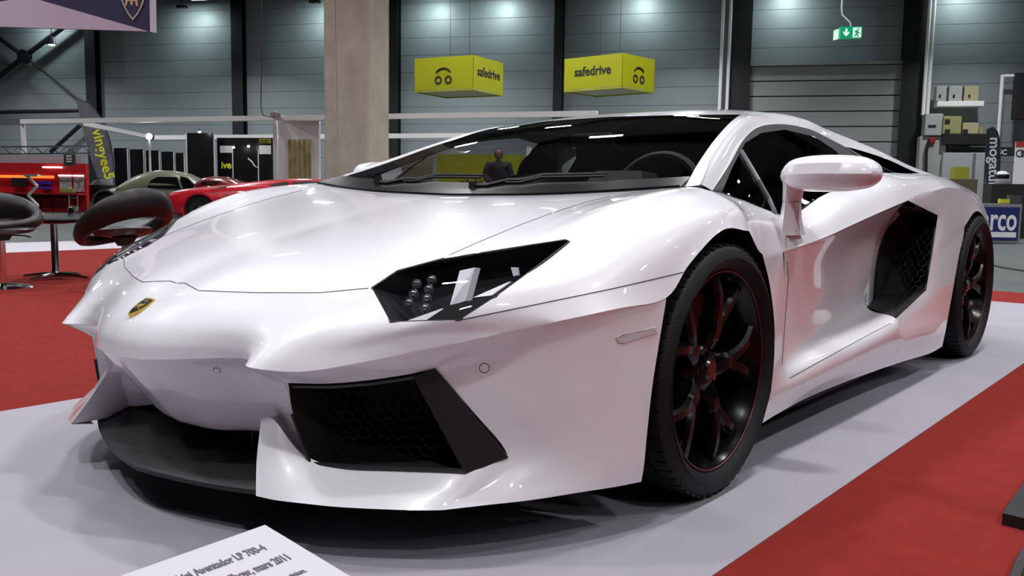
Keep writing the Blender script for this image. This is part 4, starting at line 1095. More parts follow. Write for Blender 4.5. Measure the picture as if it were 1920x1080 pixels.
# scissor lift in front of the red wall
L = Loc(60, 22.); b = MB()
for k in range(4):
    x0, x1 = (52, 70) if k % 2 == 0 else (70, 52); b.tube([(L.X(x0), 0, L.Z(330+k*18.5)), (L.X(x1), 0, L.Z(330+(k+1)*18.5))], .035, n=6)
b.box((L.X(46), -.1, 0.0), (L.X(76), .1, .05)); b.box((L.X(49), -.08, L.Z(331)), (L.X(74), .08, L.Z(327)))
o = b.build('scissor_arm', ALU); o.matrix_world = L.M; tag(o, 'grey zigzag scissor arm standing before the red workshop wall', 'scissor lift')
L = Loc(137, 21.); b = MB(); b.cyl((-.10, 0, .25), (-.10, 0, L.Z(367)), .012, n=6); b.cyl((.10, 0, .25), (.10, 0, L.Z(367)), .012, n=6); b.tube([(-.10, 0, L.Z(371)), (.10, 0, L.Z(371))], .012, n=6); b.cyl((0, 0, 0.05), (0, 0, L.Z(385)), .02, n=8); b.lathe([(.15, .0), (.16, .03), (.12, .22), (.05, .26)], n=14)
o = b.build('chrome_trolley', CHROME, smooth=True); o.matrix_world = L.M; tag(o, 'chrome trolley with two uprights in front of the red cabinets', 'trolley')
# ---- feather flag
L = Loc(185, 28.3)
out = [(148,187),(158,189),(172,196),(184,207),(194,222),(203,240),(210,262),(216,290),(217,312),(208,330),(196,336),(184,333),(175,308),(166,272),(158,235)]
b = MB(); b.prism([(L.X(x), L.Z(y)) for x, y in out], 1, -.006, .006); fl = b.build('feather_flag', mat('grey_flag_cloth', (.15, .155, .18), rough=.75, noise=.2, nscale=2.)); fl.matrix_world = L.M
tag(fl, 'dark grey feather flag with yellow vertical lettering behind the olive car', 'flag')
T = text_obj('lettering', 'vingyee5', .46, YINK, None, L.M @ frame_matrix((L.X(177), -.014, L.Z(245)), (L.X(198)-L.X(177), 0, L.Z(336)-L.Z(245)), (L.X(198)-L.X(190), 0, .25)), bold=.008); T.parent = fl; T.matrix_parent_inverse = L.M.inverted()
b = MB(); b.tube([(L.X(150), .0, L.Z(187)), (L.X(172), 0, L.Z(195)), (L.X(194), 0, L.Z(221)), (L.X(207), 0, L.Z(255)), (L.X(214), 0, L.Z(300)), (L.X(214), 0, 0)], .015, n=6); q = b.build('flag_pole', INK); q.matrix_world = L.M; q.parent = fl; q.matrix_parent_inverse = L.M.inverted()
# crouching dark display object beside the olive car (black covered stand)
b = MB(); L = Loc(190, 25.6); b.lathe([(.0, L.Z(335)), (.18, L.Z(338)), (.36, L.Z(350)), (.42, .75), (.40, .3), (.44, 0)], n=20); o = b.build('covered_stand', mat('black_cover', (.008, .008, .012), rough=.6), smooth=True); o.matrix_world = L.M; tag(o, 'rounded black covered stand behind the tail of the olive car', 'stand')
# ---- parked show cars in the background
def bg_car(name, label, D, px0, floor_w, body, cabin, paint, wheels, windows, halfw, yaw=0., extras=None):
    """body / cabin: list of (px, py_top); lower edge from the floor clearance; a rounded loft across the width"""
    L = Loc(px0, D, yaw); root = empty(name, L.o, 0, label, 'car'); Mi = L.M
    def put(mb, n, m, smooth=True, ang=50, par=None):
        o = mb.build(n, m, None, smooth, ang, M=Mi); return kid(o, par or root)
    def ring(x, zt, zl, w, tuck=.82):
        zm = zl+(zt-zl)*.45
        half = [(-w*.80, zl), (-w, zl+(zt-zl)*.18), (-w*1.0, zm), (-w*.97, zl+(zt-zl)*.78), (-w*.86, zt-(zt-zl)*.08), (-w*.55, zt), (0, zt+.005)]
        pts = half+[(-y, z) for y, z in half[-2::-1]]
        return [(x, halfw+y, z) for y, z in pts]
    X = [L.X(p) for p, _ in body]; Zt = [L.Z(q) for _, q in body]; n = len(body)
    secs = []
    for i in range(n):
        t = i/(n-1); w = halfw*(1-.30*(abs(2*t-1))**6); zl = .13+.10*(abs(2*t-1))**4
        secs.append(ring(X[i], max(Zt[i], zl+.08), zl, w))
    mb = MB(); mb.loft(secs); put(mb, 'body', paint)
    secs = []; m_ = len(cabin); zb = min(L.Z(q) for _, q in cabin)
    for i, (p, q) in enumerate(cabin):
        zt = L.Z(q); zl = zb-.05; w = halfw*.80
        half = [(-halfw*.93, zl), (-halfw*.90, zl+(zt-zl)*.3), (-w*.92, zl+(zt-zl)*.75), (-w*.75, zl+(zt-zl)*.94), (-w*.4, zt), (0, zt+.004)]
        secs.append([(L.X(p), halfw+y, z) for y, z in half+[(-y, z) for y, z in half[-2::-1]]])
    mb = MB(); mb.loft(secs); put(mb, 'cabin', paint)
    for k, poly in enumerate(windows):
        mb = MB()
        def yy(z):
            t = (z-(zb-.05))/max(.01, max(L.Z(q) for _, q in cabin)-(zb-.05)); return halfw*(1-(.93-.20*max(0, min(1, t))))-.012
        A = [(L.X(x), yy(L.Z(y))-.004, L.Z(y)) for x, y in poly]; B = [(x, y+.05, z) for x, y, z in A]
        mb.loft([A, B]); put(mb, 'window', BLACKG, False)
    for (wx, r) in wheels:
        for yside in (-.015, 2*halfw-.22):
            mb = MB(); MM = Matrix.Translation((L.X(wx), yside, r)) @ Matrix.Rotation(math.radians(90), 4, 'X')
            mb.lathe([(r*.62, -.19), (r*.9, -.20), (r, -.16), (r, -.04), (r*.92, .012), (r*.66, .016), (r*.62, 0)], n=28, M=MM); wv = put(mb, 'wheel', TYRE)
            mb = MB(); mb.lathe([(0, .006), (r*.2, .008), (r*.3, -.01), (r*.56, -.012), (r*.64, .010)], n=28, M=MM); put(mb, 'hub_disc', DISCM)
            if yside < .5:
                mb = MB(); mb.lathe([(r*1.02, -.14), (r*1.16, -.14), (r*1.16, .030), (r*1.02, .030)], n=28, close=True, M=MM); put(mb, 'wheel_arch', paint)
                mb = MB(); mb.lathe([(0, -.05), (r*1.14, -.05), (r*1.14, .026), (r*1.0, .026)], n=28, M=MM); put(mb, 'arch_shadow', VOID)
    return root, L, put
OLIVE = mat('olive_grey_paint', (.20, .20, .135), rough=.35, coat=.5); REDCAR = mat('red_car_paint', (.60, .012, .025), rough=.3, coat=1.)
bg_car('vintage_coupe', 'olive grey vintage coupe with rounded roof behind the black bar stool', 22., 262, 0,
       [(157,398),(164,380),(178,364),(200,353),(230,348),(270,347),(320,348),(360,350),(392,354),(410,362),(418,375)],
       [(214,349),(226,340),(242,330),(262,322),(285,318),(310,319),(332,323),(350,332),(366,344),(378,352)], OLIVE,
       [(198, .30), (385, .30)], [[(274,352),(280,338),(292,331),(328,331),(338,353)], [(342,352),(334,329),(348,332),(368,350)]], .70)
bg_car('red_supercar', 'bright red low mid-engined supercar behind the bonnet of the white car', 17.5, 440, 0,
       [(306,392),(308,372),(314,360),(340,355),(370,351),(410,347),(450,343),(490,341),(540,345),(590,352),(630,362),(660,375),(672,390)],
       [(392,351),(420,345),(450,341),(490,336),(530,333),(570,332),(600,334),(625,345),(645,360)], REDCAR,
       [(374, .30), (600, .29)], [[(472,360),(500,346),(530,339),(536,340),(530,358)], [(541,356),(545,340),(575,337),(600,339),(606,354)], [(392,355),(420,349),(424,356),(405,357)]], .80)
bg_car('dark_red_coupe', 'dark red low coupe half hidden between the olive car and the red supercar', 20.5, 410, 0,
       [(352,380),(358,352),(366,340),(385,337),(410,337),(440,345),(455,360),(462,380)],
       [(362,342),(372,334),(390,330),(410,331),(428,336),(445,345)], mat('dark_red_paint', (.20, .01, .015), rough=.3, coat=1.),
       [(380, .28), (440, .28)], [[(372,346),(378,340),(412,340),(405,346)]], .62)
# ---- bistro table and two bar stools on the red carpet
T0 = Vector(PZ(105, 522, 0)); zt = .495
e = empty('bistro_table', T0, 0, 'low round bistro table with black top and chrome pedestal on the red carpet', 'table')
BLKTOP = mat('black_table_top', (.008, .008, .009), rough=.5, spec=.2)
b = MB(); b.lathe([(0, zt), (.33, zt), (.335, zt-.008), (.33, zt-.018), (.0, zt-.018)], n=40, M=Matrix.Translation(T0)); kid(b.build('table_top', BLKTOP, smooth=True, angle=30), e)
b = MB(); b.lathe([(.20, zt-.018), (.20, zt-.035), (.06, zt-.05), (.0, zt-.05)], n=28, M=Matrix.Translation(T0)); kid(b.build('top_plate', mat('dark_plate_red_reflection', (.05, .008, .01), rough=.4)), e)  # dark plate; a reddish reflection is put into its base colour
b = MB(); b.lathe([(.028, zt-.04), (.028, .06), (.04, .04), (.06, .03), (.0, .03)], n=24, M=Matrix.Translation(T0)); kid(b.build('pedestal', CHROME, smooth=True), e)
for k in range(4):
    a = .5+k*math.pi/2; d = Vector((math.cos(a), math.sin(a), 0)); b = MB(); b.tube([T0+HZ*.035, T0+d*.15+HZ*.028, T0+d*.30+HZ*.012], [.022, .016, .010], n=8); b.cyl(T0+d*.29-HZ*.002, T0+d*.29+HZ*.014, .014, n=10); kid(b.build('foot', CHROME, smooth=True), e)
LEATH = mat('dark_leatherette', (.009, .006, .007), rough=.42)
def stool(P, zs, tilt_dir, label, a=.29, base=True):
    e = empty('bar_stool', P, 0, label, 'stool', 'bar stools at the bistro table')
    C = P+HZ*zs; b = MB(); secs = []; N = 40
    back = Vector(tilt_dir).normalized(); side = back.cross(HZ)
    for i in range(N):
        t = 2*math.pi*i/N; ck = (1+math.cos(t))/2           # 1 at the back
        c = C+back*(a*.80*math.cos(t))+side*(a*math.sin(t))+HZ*(.20*ck**1.3-.02)+HZ*(a*(back*.80*math.cos(t)+side*math.sin(t)).dot(RH)*.22)
        rad = back*math.cos(t)+side*math.sin(t); r = .055+.03*ck; hh = .035+.075*ck
        secs.append([c+rad*r*math.cos(q)*.7+HZ*hh*math.sin(q) for q in np.linspace(0, 2*math.pi, 11)[:-1]])
    secs.append(secs[0]); b.loft(secs, cap=False); bmesh.ops.remove_doubles(b.bm, verts=b.bm.verts, dist=1e-5); kid(b.build('seat_shell', LEATH, smooth=True), e)
    b = MB(); secs = []
    b.lathe([(0, -.045), (.10, -.04), (.19, -.02), (.215, .01), (.19, .028), (.0, .036)], n=32, M=Matrix.Translation(C-back*.04) @ Matrix.Rotation(.12, 4, side)); kid(b.build('seat_cushion', mat('grey_leatherette', (.05, .048, .055), rough=.35), smooth=True), e)
    b = MB(); b.cyl(C-HZ*.10, C-HZ*.035, .05, .09, n=16); kid(b.build('seat_mount', INK), e)
    b = MB(); b.cyl((P.x, P.y, .03), C-HZ*.09, .024, n=16); kid(b.build('gas_lift', CHROME, smooth=True), e)
    b = MB(); b.lathe([(.0, .035), (.05, .032), (.16, .016), (.20, .004), (.20, -.002), (0, -.002)], n=32, M=Matrix.Translation(P)); kid(b.build('base_plate', CHROME, smooth=True), e)
    b = MB(); b.tube([C-HZ*.06, C-HZ*.07+side*.16, C-HZ*.085+side*.22], .006, n=6); kid(b.build('lift_lever', INK), e)
    return e
S1P = Vector(PD(233, 430, 6.6)); stool(Vector((S1P.x, S1P.y, 0)), S1P.z-.02, -FH*.75+RH*.65, 'black leatherette bar stool with open back nearest the white car', a=.30)
S2P = Vector(PD(2, 425, 6.6)); stool(Vector((S2P.x, S2P.y, 0)), S2P.z+.0, -RH*.8+FH*.5, 'grey leatherette bar stool cut off by the left edge of the photo', a=.25)
# ---- hanging banner, upper left
A = Vector(PD(284, 59, 13.)); L = Loc(284, 13., .0)
hb = empty('hanging_banner', A, 0, 'purple hanging banner box with a lilac triangle and gold shield', 'banner')
def bannerpt(px, py, d=0.): return Vector(PD(px, py, 13.))-FH*d
b = MB(); b.loft([[bannerpt(-140, 46), bannerpt(279, 59), bannerpt(281, -110), bannerpt(-140, -110)], [bannerpt(-140, 46)+FH*.05, bannerpt(279, 59)+FH*.05, bannerpt(281, -110)+FH*.05, bannerpt(-140, -110)+FH*.05]]); kid(b.build('banner_face', NAVY), hb)
b = MB(); b.loft([[bannerpt(x, y, .006) for x, y in ((-140, 46), (279, 59), (74, 0), (18, 0), (-140, 30))], [bannerpt(x, y, .001) for x, y in ((-140, 46), (279, 59), (74, 0), (18, 0), (-140, 30))]]); kid(b.build('lilac_triangle', PINK), hb)
b = MB(); b.loft([[bannerpt(x, y, .006) for x, y in ((74, 0), (18, 0), (-140, -40), (-140, -110), (-60, -110))], [bannerpt(x, y, .001) for x, y in ((74, 0), (18, 0), (-140, -40), (-140, -110), (-60, -110))]]); kid(b.build('lilac_triangle', PINK), hb)
b = MB(); b.loft([[bannerpt(281, 59), bannerpt(287, 59)+FH*.1, bannerpt(284.5, -110)+FH*.1, bannerpt(279, -110)], [bannerpt(280, 59)+FH*.05, bannerpt(286, 59)+FH*.15, bannerpt(283.5, -110)+FH*.15, bannerpt(278, -110)+FH*.05]]); kid(b.build('banner_edge', mat('white_banner_edge', (.55, .5, .56), rough=.6)), hb)
sh = [(226,-30),(228,0),(234,14),(241,27),(250,38),(259,27),(266,14),(271,0),(273,-30),(250,-36)]
cs = (250, -2)
b = MB(); b.loft([[bannerpt(x, y, .020) for x, y in sh], [bannerpt(x, y, .004) for x, y in sh]]); kid(b.build('shield_rim', mat('pale_gold_print', (.62, .50, .34), rough=.5)), hb)
sh2 = [(cs[0]+(x-cs[0])*.88, cs[1]+(y-cs[1])*.90) for x, y in sh]
b = MB(); b.loft([[bannerpt(x, y, .026) for x, y in sh2], [bannerpt(x, y, .016) for x, y in sh2]]); kid(b.build('shield_field', NAVY), hb)
bul = [(232,-16),(238,-24),(250,-22),(262,-26),(266,-18),(262,-6),(259,2),(260,12),(257,12),(255,3),(251,2),(250,10),(247,11),(246,2),(241,3),(239,11),(236,12),(237,0),(234,-6)]
b = MB(); b.loft([[bannerpt(x, y, .032) for x, y in bul], [bannerpt(x, y, .022) for x, y in bul]]); kid(b.build('shield_figure', mat('orange_gold_print', (.62, .36, .18), rough=.5)), hb)
for px in (-100, 270):
    b = MB(); q = bannerpt(px, -110); b.cyl(q, (q.x, q.y, 9.4), .006, n=5); kid(b.build('suspension_wire', STEEL), hb)
# spotlight under the banner
P = Vector(PD(97, 84, 14.)); e = empty('truss_spotlight', P, 0, 'small chrome spotlight hanging below the purple banner', 'lamp')
b = MB(); b.cyl(P+HZ*.12, P, .05, .075, n=16); b.cyl(P+HZ*.12, Vector((P.x, P.y, 9.4)), .008, n=6); kid(b.build('lamp_body', CHROME, smooth=True), e)
b = MB(); b.lathe([(0, -.015), (.065, .005)], n=16, M=Matrix.Translation(P)); kid(b.build('lamp_glass', BULB), e)
# ---- emergency exit sign
P = Vector(PD(1595, 61, 14.)); k = 14./FPX
e = empty('exit_sign', P, 0, 'green emergency exit sign with white arrow and running figure', 'sign')
def sp(dx, dy, d=0.): return P+RH*(dx*k)+HZ*(-dy*k)-FH*d
GRN = mat('exit_green', (.0, .30, .12), rough=.4, emit=(0., .42, .18), estr=.35); EXW = mat('exit_white', (.75, .9, .8), rough=.4, emit=(.7, 1, .85), estr=.45)
def pl(pts, d0, d1, n, m): b = MB(); b.loft([[sp(x, y, d1) for x, y in pts], [sp(x, y, d0) for x, y in pts]]); return kid(b.build(n, m), e)
pl([(-19, -10.5), (21, -11.5), (21, 10), (-19, 11.5)], -.06, 0, 'sign_box', GRN); pl([(-28, -5), (-20, -8), (-20, 11), (-28, 13)], -.10, -.05, 'side_sign', EXW)
pl([(4, -9), (19.5, -9.5), (19.5, 8.5), (4, 9.3)], 0, .008, 'figure_panel', EXW)
pl([(-10.3, -7), (-6.7, -7), (-6.7, 1), (-3, -2), (-3, 1.8), (-8.5, 7.5), (-14, 1.8), (-14, -2), (-10.3, 1)], 0, .01, 'arrow', EXW)
pl([(9, -4), (12, -5), (14, -1), (17, 0), (17, 1.4), (13, .8), (12, 2), (14.5, 5), (13.5, 8), (12, 7.8), (12.6, 5.5), (10.5, 3.6), (8, 7.5), (6.5, 6.5), (9.5, 1.5), (9.7, -1.6), (7.5, 0), (6.6, -1)], .008, .014, 'running_figure', GRN)
b = MB(); b.lathe([(0, .016), (.016, .0), (0, -.016)], n=12, M=Matrix.Translation(sp(13.5, -7, .012))); kid(b.build('figure_head', GRN), e)
b = MB(); b.tube([sp(-1, -11), sp(-2, -18), sp(-10, -25), sp(-18, -32), sp(-19.5, -45), sp(-19.5, -70)]+[Vector((sp(-19.5, -70).x, sp(-19.5, -70).y, 9.4))], .012, n=6); kid(b.build('sign_cable', ALU), e)
# ---- right end of the back wall: conduits, boxes, shelf
def wbox(name, px0, px1, py0, py1, off, dep, m, label=None, cat=None, group=None, bevel=.02):
    s0, z1 = wall_s(px0, py0, off); s1, z0 = wall_s(px1, py1, off); b = MB(); b.box((s0, -off-dep, z0), (s1, -off, z1), bevel=bevel, M=WM); return tag(b.build(name, m), label, cat, group)
for (x, lab) in ((1353, 'left one of two white pipes beside the overhead door'), (1367, 'right one of two white pipes beside the overhead door'), (1738, 'left one of two pale conduits above the grey cabinet'), (1746, 'right one of two pale conduits above the grey cabinet')):
    s, z = wall_s(x, 100, .5); z0 = wall_s(x, 216 if x > 1500 else 206, .5)[1]; b = MB(); b.cyl((s, -.5, 0 if x < 1500 else z0), (s, -.5, 9.4), .06, n=10, M=WM); tag(b.build('wall_pipe', ALU), lab, 'pipe')
GBOX = mat('pale_grey_box', (.38, .40, .38), rough=.5); BEIGE = mat('beige_box', (.40, .37, .22), rough=.6); CARD = mat('yellowish_carton', (.30, .30, .12), rough=.7)
for (a, c, lab, m) in ((1752, 1769, 'narrow pale grey switch box on the wall shelf', GBOX), (1775, 1798, 'square pale grey switch box in the middle of the wall shelf', GBOX), (1803, 1828, 'beige switch box at the right of the wall shelf', BEIGE)):
    o = wbox('switch_box', a, c, 164, 192, .35, .4, m, lab, 'box', 'boxes on the upper wall shelf')
    s, z = wall_s((a+c)/2+2, 180, .76); b = MB(); b.box((s-.03, -.775, z-.05), (s+.03, -.745, z+.05), M=WM); kid(b.build('box_lock', INK), o)
wbox('wall_shelf', 1749, 1834, 194, 203, .05, .75, ALU, 'white wall shelf under the three switch boxes', 'shelf')
o = wbox('grey_cabinet', 1729, 1759, 216, 256, .4, .6, GBOX, 'pale grey cabinet hanging at the foot of the conduits', 'cabinet'); s, z = wall_s(1748, 236, 1.02); b = MB(); b.box((s-.12, -1.03, z-.03), (s+.12, -.99, z+.03), M=WM); kid(b.build('name_plate', INK), o)
o = wbox('door_control_post', 1720, 1758, 257, 420, .4, .5, GBOX, 'pale door control post with a red push button', 'post'); s, z = wall_s(1748, 263, .92); b = MB(); b.box((s-.09, -1.0, z-.09), (s+.09, -.9, z+.09), bevel=.02, M=WM); kid(b.build('red_button', mat('button_red', (.35, .02, .02), rough=.4)), o)
b = MB(); b.tube([wp(1742, 262, 1.0), wp(1737, 285, 1.0), wp(1736, 330, 1.0)], .05, n=6); kid(b.build('black_hose', INK), o)
for (a, c, d, lab, m) in ((1761, 1792, 221, 'tall yellowish carton on the dark lower shelf', CARD), (1796, 1824, 233, 'low beige carton on the dark lower shelf', BEIGE), (1826, 1832, 240, 'small yellow carton at the end of the dark lower shelf', CARD)):
    o = wbox('carton', a, c, d, 253, .4, .7, m, lab, 'box', 'cartons on the lower shelf', bevel=.01)
    if a < 1800:
        for q in (228, 247):
            if q > d: s, z = wall_s((a+c)/2, q, 1.12); b = MB(); b.box((s-.08, -1.115, z-.08), (s+.08, -1.098, z+.08), M=WM); kid(b.build('carton_print', INK), o)
wbox('dark_shelf', 1757, 1850, 254, 274, .2, .9, INK, 'dark lower shelf carrying the cartons', 'shelf')
for (a, c, lab) in ((1759, 1810, 'left white cabinet under the dark shelf'), (1812, 1842, 'right white cabinet under the dark shelf')): wbox('white_cabinet', a, c, 288, 440, .3, .8, mat('white_cabinet_paint', (.42, .45, .46), rough=.5), lab, 'cabinet', 'white cabinets under the shelf')
o, L = lbox('yellow_crate', 1788, 1814, 313, 336, 22., .4, mat('olive_yellow_crate', (.30, .30, .03), rough=.6), 'olive yellow crate standing behind the rear fender', 'crate'); 
b = MB(); w = 16*L.k; b.box((-w-.1, -.05, 0), (w+.15, .45, L.Z(336)), M=L.M); tag(b.build('crate_table', mat('dull_brown_board', (.10, .09, .06), rough=.8)), 'dull brown table under the olive yellow crate', 'table')
# dark flag with vertical white lettering
L = Loc(1857, 19.); out = [(1843,243),(1852,238),(1862,246),(1868,262),(1872,300),(1872,380),(1852,386),(1846,330),(1845,280)]
b = MB(); b.prism([(L.X(x), L.Z(y)) for x, y in out], 1, -.006, .006); fl = b.build('feather_flag', mat('blue_black_flag', (.012, .022, .04), rough=.7, noise=.3, nscale=3)); fl.matrix_world = L.M; tag(fl, 'blue black feather flag with white vertical lettering above the blue crate', 'flag')
T = text_obj('lettering', 'mogature', .31, WINK, None, L.M @ frame_matrix((L.X(1849), -.012, L.Z(258)), (L.X(1853.5)-L.X(1849), 0, L.Z(384)-L.Z(258)), (1, 0, 0)), bold=.004); T.parent = fl; T.matrix_parent_inverse = L.M.inverted()
b = MB(); b.tube([(L.X(1843), 0, L.Z(243)), (L.X(1844), 0, L.Z(320)), (L.X(1846), 0, 0)], .014, n=6); q = b.build('flag_pole', INK); q.matrix_world = L.M; q.parent = fl; q.matrix_parent_inverse = L.M.inverted()
# black board, banners, stuff on the right edge
wbox('black_screen', 1901, 1990, 138, 225, .5, .25, INK, 'big black screen cut off by the right edge', 'screen')
s, z = wall_s(1880, 140, .5); b = MB(); b.cyl((s, -.5, .5), (s, -.5, z), .06, n=8, M=WM); b.cyl((s, -.5, z-.05), (s+.8, -.5, z-.05), .06, n=8, M=WM); tag(b.build('screen_bracket', ALU), 'pale angled bracket holding the big black screen', 'bracket')
o, L = lbox('black_banner', 1866, 1902, 276, 293, 20., .03, INK, 'small black banner with white letters right of the dark flag', 'banner'); T = text_obj('lettering', 'SC', .15, WINK, None, L.M @ frame_matrix((L.X(1868), -.006, L.Z(290)), (1, 0, 0), (0, 0, 1)), bold=.004); T.parent = o; T.matrix_parent_inverse = L.M.inverted()
b = MB(); b.box((L.X(1866), 0, 0), (L.X(1868), .03, L.Z(293)), M=L.M); b.box((L.X(1900), 0, 0), (L.X(1902), .03, L.Z(293)), M=L.M); kid(b.build('banner_legs', ALU), o) if False else tag(b.build('banner_stand', ALU), 'thin grey legs carrying the small black banner', 'stand')
o, L = lbox('roll_up_banner', 1901, 1960, 266, 0, 18., .03, WHITEP, 'white roll-up banner with a red top cut off by the right edge', 'banner', ground=True); on(o, L, 1901, 1960, 266, 276, 0, .01, mat('banner_red', (.40, .03, .02), rough=.6), 'red_header'); 
for k in range(2):
    b = MB(); b.lathe([(.075, 0), (.075, .006), (.055, .006), (.055, 0)], n=18, close=True, M=L.M @ Matrix.Translation((L.X(1909+k*9), -.002, L.Z(288))) @ Matrix.Rotation(math.radians(90), 4, 'X')); q = b.build('ring_print', STEEL); q.parent = o; q.matrix_parent_inverse = L.M.inverted()
# helmet on a black table, yellow box
o, L = lbox('black_display_table', 1862, 1925, 345, 0, 17.5, .6, INK, 'black display table behind the blue crate', 'table', ground=True)
P = L.M @ Vector((L.X(1884), .2, L.Z(345))); e = empty('racing_helmet', P, 0, 'white and grey racing helmet on the black display table', 'helmet')
b = MB(); b.lathe([(.0, .26), (.07, .25), (.12, .20), (.14, .13), (.135, .06), (.11, .0), (0, 0)], n=24, M=Matrix.Translation(P)); kid(b.build('helmet_shell', mat('helmet_white', (.5, .5, .52), rough=.2, coat=1), smooth=True), e)
b = MB(); secs = [[P+Vector((math.cos(a)*r_, math.sin(a)*r_, z_)) for a in np.linspace(-2.9, -.3, 12)] for r_, z_ in ((.140, .10), (.146, .15), (.132, .19))]; b.loft(secs, cap=False, closed=False); kid(b.build('visor', BLACKG, smooth=True), e)
lbox('yellow_box', 1878, 1894, 373, 381, 15.6, .15, mat('bright_yellow_box', (.50, .50, .02), rough=.5), 'small bright yellow box on top of the blue crate', 'box')
lbox('grey_case', 1896, 1916, 366, 381, 15.7, .2, mat('dark_grey_case', (.05, .05, .055), rough=.5), 'dark grey case beside the small yellow box', 'case')
# blue crate with white lettering
o, L = lbox('blue_display_crate', 1800, 1917, 382, 0, 15.6, .6, mat('crate_grey_frame', (.22, .23, .22), rough=.6), 'grey framed display crate with blue front and white lettering', 'crate', ground=True, yaw=.05)
on(o, L, 1803, 1913, 388, 450, 0, .012, mat('crate_blue', (.012, .02, .13), rough=.5), 'blue_front'); on(o, L, 1808, 1909, 435, 445, .012, .016, WINK, 'white_bar')
T = text_obj('lettering', 'sparco', .56, WINK, None, L.M @ frame_matrix((L.X(1909), -.018, L.Z(431)), (1, 0, 0), (0, 0, 1)) @ Matrix.Diagonal((.60, 1, 1, 1)), align='RIGHT', bold=.010); T.parent = o; T.matrix_parent_inverse = L.M.inverted()
b = MB(); b.tube([PZ(1800, 484, -.006), PZ(1850, 495, -.006), PZ(1885, 503, -.006), PZ(1960, 514, -.006)], .014, n=6); tag(b.build('floor_cable', INK), 'black cable lying on the concrete floor at the right', 'cable')
# ---- yellow stand wall, olive screen and visitor seen through the cabin glass
o, L = lbox('yellow_stand_wall', 815, 982, 290, 0, 22.5, .08, YEL, 'yellow green stand wall with safedrive lettering seen through the windshield', 'stand wall', ground=True)
T = text_obj('lettering', 'safedrive', .24, INK, None, L.M @ frame_matrix((L.X(857), -.006, L.Z(349)), (1, 0, 0), (0, 0, 1)), bold=.006); T.parent = o; T.matrix_parent_inverse = L.M.inverted()
lbox('olive_screen', 690, 812, 296, 0, 23., .08, mat('olive_beige_screen', (.20, .19, .12), rough=.7), 'olive beige stand screen left of the yellow wall', 'screen', ground=True)
for k, (x, lab) in enumerate(((992, 'white stand post right of the yellow wall'), (1018, 'second white stand post from the yellow wall'), (1040, 'third white stand post from the yellow wall'))):
    a = Vector(PD(x, 275, 22.)); beam('stand_post', a, (a.x, a.y, -.012), .06, lab, cat='post')
# ---- foreground: information board and black plinth
# board plane through its visible corner; leaning back a little
C0 = Vector(PZ(497, 984, .30))                     # upper right corner of the board
def board_pt(px, py, n, o): d = Vector(ray(px, py)); t = (o-Vector(CAM)).dot(n)/d.dot(n); return Vector(CAM)+d*t
nb = Vector((.04, -.07, 1.)).normalized()
pL = board_pt(225, 1080, nb, C0); pR = board_pt(655, 1080, nb, C0)
xd = (C0-pL).normalized(); yd = (C0-pR).normalized(); yd = (yd-xd*yd.dot(xd)).normalized()
if yd.dot(C0-pR) < 0: yd = -yd
W_, H_ = .62, .42
IM = frame_matrix(C0, xd, yd)
e = empty('info_board', (C0.x, C0.y, 0), 0, 'white printed information board about the car at the bottom edge', 'info board')
b = MB(); b.box((-W_, -H_, -.006), (0, 0, 0), M=IM); kid(b.build('board', mat('white_board', (.47, .45, .50), rough=.5)), e)
GINK = mat('grey_lettering', (.10, .09, .11), rough=.6)
def line(txt, px, py, size, bold=0.):
    p = board_pt(px, py, (IM.to_3x3() @ Vector((0, 0, 1))).normalized(), C0); l = IM.inverted() @ p
    kid(text_obj('lettering', txt, size, GINK, None, IM @ Matrix.Translation((l.x, l.y, .0006)) @ Matrix.Diagonal((.80, 1.75, 1, 1)), extrude=.0003, align='RIGHT', bold=bold), e)
line('Lamborghini Aventador LP 700-4', 502, 1030, .0150, .0004); line('Geneva Motor Show, mars 2011', 549, 1047, .0150, .0004); line('Chassi i kolfiber och aluminium.', 577, 1072, .0100); line('V12, 6,5 liter, 700 hk', 600, 1090, .0100)
ctr = IM @ Vector((-W_/2, -H_/2, 0)); 
b = MB(); b.cyl((ctr.x, ctr.y, .0), (ctr.x, ctr.y, ctr.z-.012), .02, n=12); b.lathe([(0, .012), (.14, .012), (.15, 0), (0, 0)], n=24, M=Matrix.Translation((ctr.x, ctr.y, 0))); kid(b.build('board_stand', STEEL), e)
# black plinth and cable at the right edge
pA = Vector(PZ(1880, 985, -.002)); hgt = .075
dR = Vector(PZ(1960, 1003, 0))-pA; dR.z = 0; dR.normalize()
topA = None
zt_ = Vector(PD(1880, 962, (pA-Vector(CAM)).dot(Vector(_f)))).z
q1 = Vector(PZ(1880, 962, zt_)); q2 = Vector(PZ(1920, 903, zt_)); dB = (q2-q1); dB.z = 0; dB.normalize()
b = MB(); A = Vector((q1.x, q1.y, -.002)); B_ = A+dR*1.0; Cc = B_+dB*.9; Dd = A+dB*.9
b.loft([[A, B_, Cc, Dd], [p+HZ*(zt_+.002) for p in (A, B_, Cc, Dd)]]); tag(b.build('black_plinth', mat('black_plinth_board', (.012, .013, .013), rough=.5, bump=.1, bscale=200)), 'low black plinth cut off by the right edge on the red carpet', 'plinth')
b = MB(); b.tube([PZ(1900, 1095, .012), PZ(1912, 1062, .012), PZ(1922, 1040, .012), PZ(1950, 1010, .012)], .012, n=8); tag(b.build('floor_hose', mat('dark_grey_hose', (.03, .03, .032), rough=.5)), 'dark grey hose on the red carpet beside the black plinth', 'hose')
